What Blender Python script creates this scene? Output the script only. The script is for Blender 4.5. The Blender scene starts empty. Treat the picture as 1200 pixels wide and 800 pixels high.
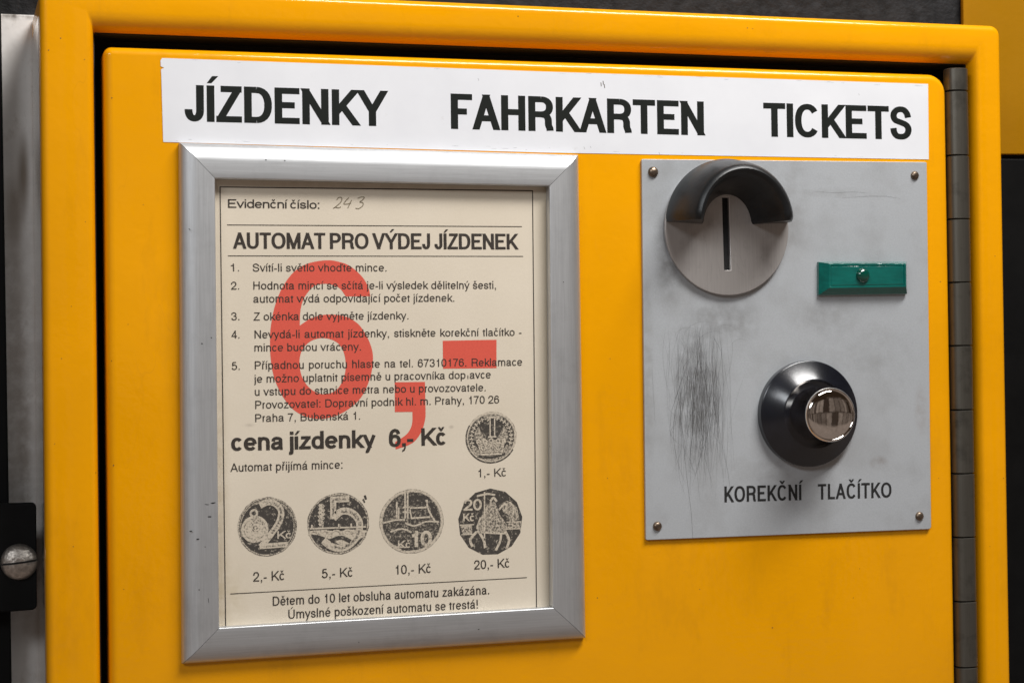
import bpy, bmesh, math, random
import numpy as np
from mathutils import Vector, Matrix
random.seed(7)
C = bpy.context.scene.collection
S = bpy.context.scene
MM = 0.001

# ------------------------------------------------------------------ camera
F = 2200.0                      # focal length in photograph pixels (1200 wide)
D = 815.0                       # mm from the lens to the door along the axis
YAW, PIT, ROL = math.radians(16.924), math.radians(0.5957), math.radians(-0.7638)
def basis():
    cy, sy = math.cos(YAW), math.sin(YAW)
    r = np.array([cy, -sy, 0.]); f = np.array([sy, cy, 0.]); u = np.array([0, 0, 1.])
    f2 = f*math.cos(PIT)+u*math.sin(PIT); u2 = u*math.cos(PIT)-f*math.sin(PIT)
    return r*math.cos(ROL)+u2*math.sin(ROL), u2*math.cos(ROL)-r*math.sin(ROL), f2
CR, CU, CF = basis()
CAM = -CF*D
def P(px, py, h=0.0):
    """door-plane coordinates (x, z) in mm of a point seen at (px, py), h mm in front of the door"""
    d = CR*(px-600)/F - CU*(py-400)/F + CF
    t = (-h-CAM[1])/d[1]
    q = CAM+t*d
    return (float(q[0]), float(q[2]))
cam = bpy.data.cameras.new('camera'); co = bpy.data.objects.new('camera', cam); C.objects.link(co)
m = Matrix.Identity(4)
for i in range(3):
    m[i][0] = CR[i]; m[i][1] = CU[i]; m[i][2] = -CF[i]; m[i][3] = CAM[i]*MM
co.matrix_world = m
cam.sensor_width = 36; cam.lens = 36*F/1200; cam.clip_start = 0.02; cam.clip_end = 50
cam.dof.use_dof = True; cam.dof.focus_distance = 0.815; cam.dof.aperture_fstop = 22
S.camera = co
S.view_settings.view_transform = 'Standard'; S.view_settings.look = 'None'
S.view_settings.exposure = -0.06; S.view_settings.gamma = 1.0

# ------------------------------------------------------------------ light
w = bpy.data.worlds.new('World'); S.world = w; w.use_nodes = True
nt = w.node_tree; bg = nt.nodes['Background']
# a dim station hall all round: pale stone floor, dark ceiling, a band of piers, shop fronts and openings
def wn(t, **k):
    o = nt.nodes.new(t)
    for a, v in k.items(): setattr(o, a, v)
    return o
def wm(op, a, b=None):
    x = wn('ShaderNodeMath', operation=op)
    for i, v in enumerate((a, b)):
        if v is None: continue
        if isinstance(v, (int, float)): x.inputs[i].default_value = v
        else: nt.links.new(v, x.inputs[i])
    return x.outputs[0]
def wmix(f, a, b):
    x = wn('ShaderNodeMix', data_type='RGBA')
    for sk, v in ((x.inputs[0], f), (x.inputs[6], a), (x.inputs[7], b)):
        if isinstance(v, tuple): sk.default_value = (*v, 1)
        else: nt.links.new(v, sk)
    return x.outputs[2]
tc = wn('ShaderNodeTexCoord'); sx_ = wn('ShaderNodeSeparateXYZ'); nt.links.new(tc.outputs['Generated'], sx_.inputs[0])
az = wm('ARCTAN2', sx_.outputs[1], sx_.outputs[0]); zz = sx_.outputs[2]
cb = wn('ShaderNodeCombineXYZ'); nt.links.new(az, cb.inputs[0]); nt.links.new(zz, cb.inputs[1])
bk1 = wn('ShaderNodeTexBrick'); nt.links.new(cb.outputs[0], bk1.inputs['Vector'])
for k_, v_ in (('Scale', 1.0), ('Mortar Size', .006), ('Mortar Smooth', .3), ('Bias', -.1), ('Brick Width', .085), ('Row Height', .22)): bk1.inputs[k_].default_value = v_
bk1.inputs['Color1'].default_value = (.03, .02, .015, 1); bk1.inputs['Color2'].default_value = (1.25, 1.05, .92, 1); bk1.inputs['Mortar'].default_value = (.02, .015, .012, 1)
nz = wn('ShaderNodeTexNoise'); nz.inputs['Scale'].default_value = 24; nz.inputs['Detail'].default_value = 4; nt.links.new(tc.outputs['Generated'], nz.inputs['Vector'])
mid = wmix(wm('MULTIPLY', nz.outputs[0], .9), bk1.outputs[0], (.12, .075, .05))
fl = wmix(nz.outputs[0], (.95, .78, .68), (.42, .33, .28))
cl = wmix(nz.outputs[0], (.035, .025, .02), (.13, .08, .045))
cut = wn('ShaderNodeMapRange'); cut.inputs[1].default_value = -.15; cut.inputs[2].default_value = -.19; nt.links.new(zz, cut.inputs[0])
cut2 = wn('ShaderNodeMapRange'); cut2.inputs[1].default_value = .22; cut2.inputs[2].default_value = .27; nt.links.new(zz, cut2.inputs[0])
nt.links.new(wmix(cut2.outputs[0], wmix(cut.outputs[0], mid, fl), cl), bg.inputs[0])
bg.inputs[1].default_value = 0.34

def area(name, loc, target, sx, sy, power, col):
    l = bpy.data.lights.new(name, 'AREA'); l.shape = 'RECTANGLE'; l.size = sx; l.size_y = sy
    l.energy = power; l.color = col
    o = bpy.data.objects.new(name, l); C.objects.link(o); o.location = loc
    o.rotation_euler = (Vector(target)-Vector(loc)).to_track_quat('-Z', 'Y').to_euler()
    return o
area('ceiling_lamp', (0.34, -0.56, 0.92), (0.0, 0, 0.02), 0.70, 0.26, 18.5, (1.0, .985, .965))
area('front_fill', (-1.7, -2.1, 1.3), (0, 0, 0), 1.6, 0.5, 27.0, (.92, .96, 1.0))  # soft fill added from the left front, also lifts the left panel

# ------------------------------------------------------------------ materials
def new_mat(name):
    mt = bpy.data.materials.new(name); mt.use_nodes = True
    n = mt.node_tree; return mt, n, n.nodes['Principled BSDF']
def setp(b, **k):
    for a, v in k.items():
        a = a.replace('_', ' ')
        if a in b.inputs:
            b.inputs[a].default_value = v
def nd(n, t, **k):
    o = n.nodes.new(t)
    for a, v in k.items():
        a2 = a.replace('_', ' ')
        if a2 in o.inputs: o.inputs[a2].default_value = v
        else: setattr(o, a, v)
    return o
def coords(n, scale=(1, 1, 1)):
    t = n.nodes.new('ShaderNodeTexCoord'); mpp = n.nodes.new('ShaderNodeMapping')
    mpp.inputs['Scale'].default_value = scale
    n.links.new(t.outputs['Object'], mpp.inputs[0]); return mpp.outputs[0]
def noise(n, scale, detail=3, rough=.55, aniso=(1, 1, 1), lo=None, hi=None):
    z = nd(n, 'ShaderNodeTexNoise', Scale=scale, Detail=detail, Roughness=rough)
    n.links.new(coords(n, aniso), z.inputs['Vector'])
    if lo is None: return z.outputs[0]
    r = nd(n, 'ShaderNodeMapRange'); r.inputs[1].default_value = lo; r.inputs[2].default_value = hi
    n.links.new(z.outputs[0], r.inputs[0]); return r.outputs[0]
def mixc(n, fac, a, b, mode='MIX'):
    x = n.nodes.new('ShaderNodeMix'); x.data_type = 'RGBA'; x.blend_type = mode
    for sock, v in ((x.inputs[0], fac), (x.inputs[6], a), (x.inputs[7], b)):
        if isinstance(v, (tuple, float, int)): sock.default_value = v if not isinstance(v, tuple) else (*v[:3], 1)
        else: n.links.new(v, sock)
    return x.outputs[2]
def math_(n, op, a, b=None):
    x = n.nodes.new('ShaderNodeMath'); x.operation = op; x.use_clamp = False
    for i, v in enumerate((a, b)):
        if v is None: continue
        if isinstance(v, (float, int)): x.inputs[i].default_value = v
        else: n.links.new(v, x.inputs[i])
    return x.outputs[0]
def bump(n, b, hgt, dist, strength=1.0):
    x = n.nodes.new('ShaderNodeBump'); x.inputs['Strength'].default_value = strength
    x.inputs['Distance'].default_value = dist
    n.links.new(hgt, x.inputs['Height']); n.links.new(x.outputs[0], b.inputs['Normal']); return x
def spot(n, cx, cz, rx, rz, edge=.5, even=False):
    """0..1 soft-edged mask for stains and painted shade at local (cx, cz) metres, broken up by noise"""
    mpp = n.nodes.new('ShaderNodeMapping'); t = n.nodes.new('ShaderNodeTexCoord')
    mpp.inputs['Location'].default_value = (-cx/rx, 0, -cz/rz); mpp.inputs['Scale'].default_value = (1/rx, 0, 1/rz)
    n.links.new(t.outputs['Object'], mpp.inputs[0])
    ln = n.nodes.new('ShaderNodeVectorMath'); ln.operation = 'LENGTH'; n.links.new(mpp.outputs[0], ln.inputs[0])
    r = nd(n, 'ShaderNodeMapRange'); r.interpolation_type = 'SMOOTHSTEP'
    r.inputs[1].default_value = 1.0; r.inputs[2].default_value = 1-edge
    n.links.new(ln.outputs['Value'], r.inputs[0])
    if even: return r.outputs[0]
    return math_(n, 'MULTIPLY', r.outputs[0], noise(n, 180, 4, .6, (1, 1, 1), .3, .62))

def paint(name, col, rough, chips=True, coat=.6, peel=.00006):
    mt, n, b = new_mat(name)
    c = mixc(n, noise(n, 14, 3, .5, (1, 1, 1), .3, .75), tuple(v*.93 for v in col), tuple(min(1, v*1.04) for v in col))
    c = mixc(n, math_(n, 'MULTIPLY', noise(n, 45, 5, .7, (1, 1, .35), .55, .8), .22), c, (.30, .12, .01))
    if chips:
        v = nd(n, 'ShaderNodeTexVoronoi', Scale=42.0); v.distance = 'EUCLIDEAN'
        n.links.new(coords(n), v.inputs['Vector'])
        sz = math_(n, 'MULTIPLY', noise(n, 60, 1, .5, (1, 1, 1), .38, .75), .034)
        chip = math_(n, 'LESS_THAN', v.outputs['Distance'], sz)
        c = mixc(n, math_(n, 'MULTIPLY', chip, .85), c, (.07, .035, .02))
        v = nd(n, 'ShaderNodeTexVoronoi', Scale=95.0); n.links.new(coords(n, (1, 1, .8)), v.inputs['Vector'])
        sz = math_(n, 'MULTIPLY', noise(n, 33, 1, .5, (1, 1, 1), .50, .74), .04)
        c = mixc(n, math_(n, 'MULTIPLY', math_(n, 'LESS_THAN', v.outputs['Distance'], sz), .7), c, (.12, .05, .015))
        # hairline scratches: thin ridges of stretched noise, only in patches
        hl = math_(n, 'LESS_THAN', math_(n, 'ABSOLUTE', math_(n, 'SUBTRACT', noise(n, 60, 2, .5, (1, 1, .16)), .5)), .0016)
        hl = math_(n, 'MULTIPLY', hl, noise(n, 11, 2, .5, (1, 1, 1), .56, .66))
        c = mixc(n, math_(n, 'MULTIPLY', hl, .12), c, (.35, .14, .01))
    n.links.new(c, b.inputs['Base Color'])
    setp(b, Roughness=rough, Coat_Weight=coat, Coat_Roughness=.05, IOR=1.42, Specular_IOR_Level=.12)
    rr = noise(n, 30, 4, .6, (1, 1, 1), .3, .7)
    r2 = nd(n, 'ShaderNodeMapRange'); r2.inputs[3].default_value = rough*.8; r2.inputs[4].default_value = rough*1.35
    n.links.new(rr, r2.inputs[0]); n.links.new(r2.outputs[0], b.inputs['Roughness'])
    h = math_(n, 'ADD', math_(n, 'MULTIPLY', noise(n, 420, 2, .5), .35), noise(n, 60, 2, .5))
    bp = bump(n, b, h, peel*4, .8); n.links.new(bp.outputs[0], b.inputs['Coat Normal'])
    return mt
YELLOW = paint('yellow_enamel', (.84, .350, .0004), .32)
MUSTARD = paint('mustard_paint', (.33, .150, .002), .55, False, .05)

def simple(name, col, rough, metal=0.0, var=.15, scale=60, bumpd=0.0, bscale=300, **k):
    mt, n, b = new_mat(name)
    c = mixc(n, noise(n, scale, 4, .6, (1, 1, 1), .3, .7), tuple(v*(1-var) for v in col), tuple(min(1, v*(1+var)) for v in col))
    n.links.new(c, b.inputs['Base Color']); setp(b, Roughness=rough, Metallic=metal, **k)
    if bumpd: bump(n, b, noise(n, bscale, 4, .6), bumpd)
    return mt
BLACK_RUBBER_AND_SHADE = simple('black_rubber_and_shade', (.006, .006, .006), .8)
BLACK_PLASTIC = simple('black_plastic', (.010, .011, .012), .36, 0, .4, 90, .00005, 500, Specular_IOR_Level=.4)
BLACK_GLOSS = simple('black_bakelite', (.006, .007, .011), .19, 0, .3, 120, .00001, 900, Coat_Weight=.6, Coat_Roughness=.22)
BLACK_METAL = simple('black_painted_metal', (.004, .004, .004), .6, 0, .3, 60, .00003, 500, Specular_IOR_Level=.12)
WALL_BLACK = simple('rough_black_stone', (.011, .011, .012), .7, 0, .7, 130, .0012, 170, Specular_IOR_Level=.25)
PRINT_BLACK = simple('label_black_ink', (.008, .010, .008), .6, Specular_IOR_Level=.2)
INK = simple('paper_ink', (.036, .027, .020), .85, 0, .35, 900)
INK_SOFT = simple('faded_ink', (.13, .105, .085), .85, 0, .3, 900)
PENCIL = simple('pencil_lead', (.20, .16, .10), .8, 0, .3, 900)
PLATE_INK = simple('engraved_black_fill', (.012, .012, .012), .6)
RED = simple('red_print', (.68, .090, .055), .7, 0, .07, 1200)
CHROME = simple('chrome', (.80, .75, .70), .045, 1.0, .08, 200, .00001, 500)
RIVET = simple('tarnished_brass_screw', (.20, .15, .11), .36, .85, .5, 600, .0001, 900)
BIG_SCREW = simple('worn_steel_screw', (.42, .38, .34), .40, .9, .45, 350, .0003, 700)
WHITE_STONE = None

def brushed(name, col, rough, along, metal=1.0, dirt=.25, marks=True):
    mt, n, b = new_mat(name)
    sc = {'x': (.03, 1, 1), 'z': (1, 1, .03), 'n': (1, 1, 1)}[along]
    g = noise(n, 1500, 2, .6, sc, .25, .75)
    c = mixc(n, g, tuple(v*.90 for v in col), tuple(min(1, v*1.06) for v in col))
    c = mixc(n, math_(n, 'MULTIPLY', noise(n, 70, 5, .7, (1, 1, 1), .5, .8), dirt), c, tuple(v*.45 for v in col))
    if marks:
        v = nd(n, 'ShaderNodeTexVoronoi', Scale=55.0)
        n.links.new(coords(n, (1, 1, 2.2)), v.inputs['Vector'])
        sz = math_(n, 'MULTIPLY', noise(n, 90, 1, .5, (1, 1, 1), .55, .75), .05)
        c = mixc(n, math_(n, 'MULTIPLY', math_(n, 'LESS_THAN', v.outputs['Distance'], sz), .8), c, (.03, .03, .03))
    n.links.new(c, b.inputs['Base Color']); setp(b, Metallic=metal, Roughness=rough)
    bump(n, b, math_(n, 'ADD', g, math_(n, 'MULTIPLY', noise(n, 900, 3, .6), .5)), .000012)
    return mt
ALU_H = brushed('anodised_aluminium_across', (.62, .63, .64), .46, 'x', .86)
ALU_V = brushed('anodised_aluminium_upright', (.62, .63, .64), .48, 'z', .86)
DISC_STEEL = brushed('worn_steel_disc', (.56, .53, .51), .42, 'z', .75, .5)
HINGE_STEEL = brushed('dull_hinge_steel', (.135, .125, .105), .42, 'z', .8, 1.0)
SIDE_STEEL = brushed('polished_side_sheet', (.80, .78, .75), .10, 'z', 1.0, .1, False)

# ------------------------------------------------------------------ builders
def empty(name, label, cat, x, z, h=0.0, group=None):
    o = bpy.data.objects.new(name, None); C.objects.link(o); o.empty_display_size = .01
    o.location = (x*MM, -h*MM, z*MM); o['label'] = label; o['category'] = cat
    if group: o['group'] = group
    o['_base'] = (x*MM, -h*MM, z*MM); return o
def base_of(p):
    while p is not None and p.parent is not None: p = p.parent
    return Vector(p.location) if p is not None else Vector((0, 0, 0))
def link(name, me, mat, parent=None, smooth=True, kind=None, label=None):
    b = base_of(parent)
    if b.length: me.transform(Matrix.Translation(-b))
    o = bpy.data.objects.new(name, me); C.objects.link(o)
    if parent is not None: o.parent = parent
    me.materials.clear(); me.materials.append(mat)
    if me.name.startswith('slab'): smooth = False
    if smooth:
        me.polygons.foreach_set('use_smooth', [True]*len(me.polygons))
        try: me.set_sharp_from_angle(angle=math.radians(38))
        except Exception: pass
    if kind: o['kind'] = kind
    if label: o['label'] = label
    return o
def mesh(vs, fs, name='mesh'):
    """vertices as (x, z, h) mm"""
    me = bpy.data.meshes.new(name)
    me.from_pydata([(x*MM, -h*MM, z*MM) for x, z, h in vs], [], fs); me.update()
    bm = bmesh.new(); bm.from_mesh(me); bmesh.ops.recalc_face_normals(bm, faces=bm.faces); bm.to_mesh(me); bm.free()
    return me
def flat(polys, h):
    """flat print: polygons as lists of (x, z), facing the camera"""
    vs, fs = [], []
    for p in polys:
        a = sum(p[i][0]*p[(i+1) % len(p)][1]-p[(i+1) % len(p)][0]*p[i][1] for i in range(len(p)))
        if a < 0: p = p[::-1]
        hj = h+.0022*(len(fs) % 5); s = len(vs); vs += [(x, z, hj) for x, z in p]; fs.append(list(range(s, s+len(p))))
    me = bpy.data.meshes.new('print'); me.from_pydata([(x*MM, -hh*MM, z*MM) for x, z, hh in vs], [], fs); me.update(); return me
def join(meshes):
    bm = bmesh.new()
    for q in meshes: bm.from_mesh(q)
    me = bpy.data.meshes.new('joined'); bm.to_mesh(me); bm.free(); return me
def curve_mesh(contours, h0, h1, bev=0.0):
    """a slab from h0 to h1 with outline contours[0] and holes, edges bevelled"""
    cu = bpy.data.curves.new('outline', 'CURVE'); cu.dimensions = '2D'; cu.fill_mode = 'BOTH' if h1 > h0 else 'FRONT'
    for c in contours:
        s = cu.splines.new('POLY'); s.points.add(len(c)-1); s.use_cyclic_u = True
        for i, (x, z) in enumerate(c): s.points[i].co = (x, z, 0, 1)
    if h1 > h0:
        cu.extrude = max((h1-h0)/2-bev, 0); cu.bevel_depth = bev; cu.bevel_resolution = 2; cu.offset = -bev
    else: cu.fill_mode = 'FRONT'
    o = bpy.data.objects.new('tmp', cu); C.objects.link(o)
    dg = bpy.context.evaluated_depsgraph_get(); me = bpy.data.meshes.new_from_object(o.evaluated_get(dg))
    bpy.data.objects.remove(o); bpy.data.curves.remove(cu)
    mid = (h0+h1)/2
    me.transform(Matrix(((MM, 0, 0, 0), (0, 0, -MM, -mid*MM), (0, MM, 0, 0), (0, 0, 0, 1))))
    bm = bmesh.new(); bm.from_mesh(me); bmesh.ops.remove_doubles(bm, verts=bm.verts, dist=1e-6)
    if h1 > h0: bmesh.ops.recalc_face_normals(bm, faces=bm.faces)
    bm.to_mesh(me); bm.free(); me.name = 'slab'
    return me
def roundrect(x0, z0, x1, z1, rads, n=7):
    """rads: tl, tr, br, bl"""
    pts = []
    for (cx, cz, a0), r in zip(((x0, z1, 180), (x1, z1, 90), (x1, z0, 0), (x0, z0, -90)), rads):
        sx = 1 if cx == x0 else -1; sz = 1 if cz == z0 else -1
        for i in range(n):
            a = math.radians(a0-90*i/(n-1)) 
            pts.append((cx+sx*r+r*math.cos(a), cz+sz*r+r*math.sin(a)))
    return pts
def roundquad(q, r, n=6):
    """rounded corners on a quadrilateral given clockwise"""
    out = []
    k = len(q)
    rr = r if isinstance(r, (list, tuple)) else [r]*k
    for i in range(k):
        p, a, b = Vector(q[i]), Vector(q[i-1]), Vector(q[(i+1) % k])
        u, v = (a-p).normalized(), (b-p).normalized(); R_ = rr[i]
        s, e_ = p+u*R_, p+v*R_
        for j in range(n+1):
            t = j/n; q_ = (1-t)**2*s+2*t*(1-t)*p+t*t*e_; out.append((q_.x, q_.y))
    return out
def rings(ringlist, cap_last=True, cap_first=False, closed=False):
    """ringlist of lists of (x, z, h)"""
    vs = [p for r in ringlist for p in r]; n = len(ringlist[0]); fs = []
    m_ = len(ringlist)
    for k in range(m_ if closed else m_-1):
        k2 = (k+1) % m_
        for i in range(n): fs.append([k*n+i, k*n+(i+1) % n, k2*n+(i+1) % n, k2*n+i])
    if cap_last: fs.append([(m_-1)*n+i for i in range(n)])
    if cap_first: fs.append([i for i in range(n)][::-1])
    return mesh(vs, fs)
def lathe(cx, cz, prof, n=64):
    """revolve (r, h) about the axis that stands on the door"""
    rl = [[(cx+r*math.cos(2*math.pi*i/n), cz+r*math.sin(2*math.pi*i/n), h) for i in range(n)] for r, h in prof]
    return rings(rl)
def arcp(r0, h0, rad, a0, a1, n=5):
    return [(r0+rad*math.cos(math.radians(a0+(a1-a0)*i/n)), h0+rad*math.sin(math.radians(a0+(a1-a0)*i/n))) for i in range(n+1)]
def ribbon(pts, wd, taper=False):
    """flat stroke polygons of width wd along pts"""
    polys = []
    L, R_ = [], []
    k = len(pts)
    for i in range(k):
        a = Vector(pts[max(i-1, 0)]); b = Vector(pts[min(i+1, k-1)]); d = (b-a)
        if d.length < 1e-9: d = Vector((1, 0))
        d.normalize(); nrm = Vector((-d.y, d.x))*wd/2
        if taper: nrm *= max(.15, math.sin(math.pi*(i+.5)/k))
        p = Vector(pts[i]); L.append(p+nrm); R_.append(p-nrm)
    for i in range(k-1): polys.append([tuple(L[i]), tuple(L[i+1]), tuple(R_[i+1]), tuple(R_[i])])
    return polys
def smooth_loop(pts, n=5):
    out = []; k = len(pts)
    for i in range(k):
        p0, p1, p2, p3 = (Vector(pts[(i+j-1) % k]) for j in range(4))
        for j in range(n):
            t = j/n
            out.append(tuple(.5*((2*p1)+(p2-p0)*t+(2*p0-5*p1+4*p2-p3)*t*t+(3*p1-p0-3*p2+p3)*t**3)))
    return out
def el(cx=.5, cy=.5, rx=.5, ry=.5, a0=0, a1=360, n=None, p=2.25):
    n = n or max(6, int(abs(a1-a0)/13)); out = []
    for i in range(n+1):
        a = math.radians(a0+(a1-a0)*i/n); c_, s_ = math.cos(a), math.sin(a)
        out.append((cx+rx*math.copysign(abs(c_)**(2/p), c_), cy+ry*math.copysign(abs(s_)**(2/p), s_)))
    return out
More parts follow.
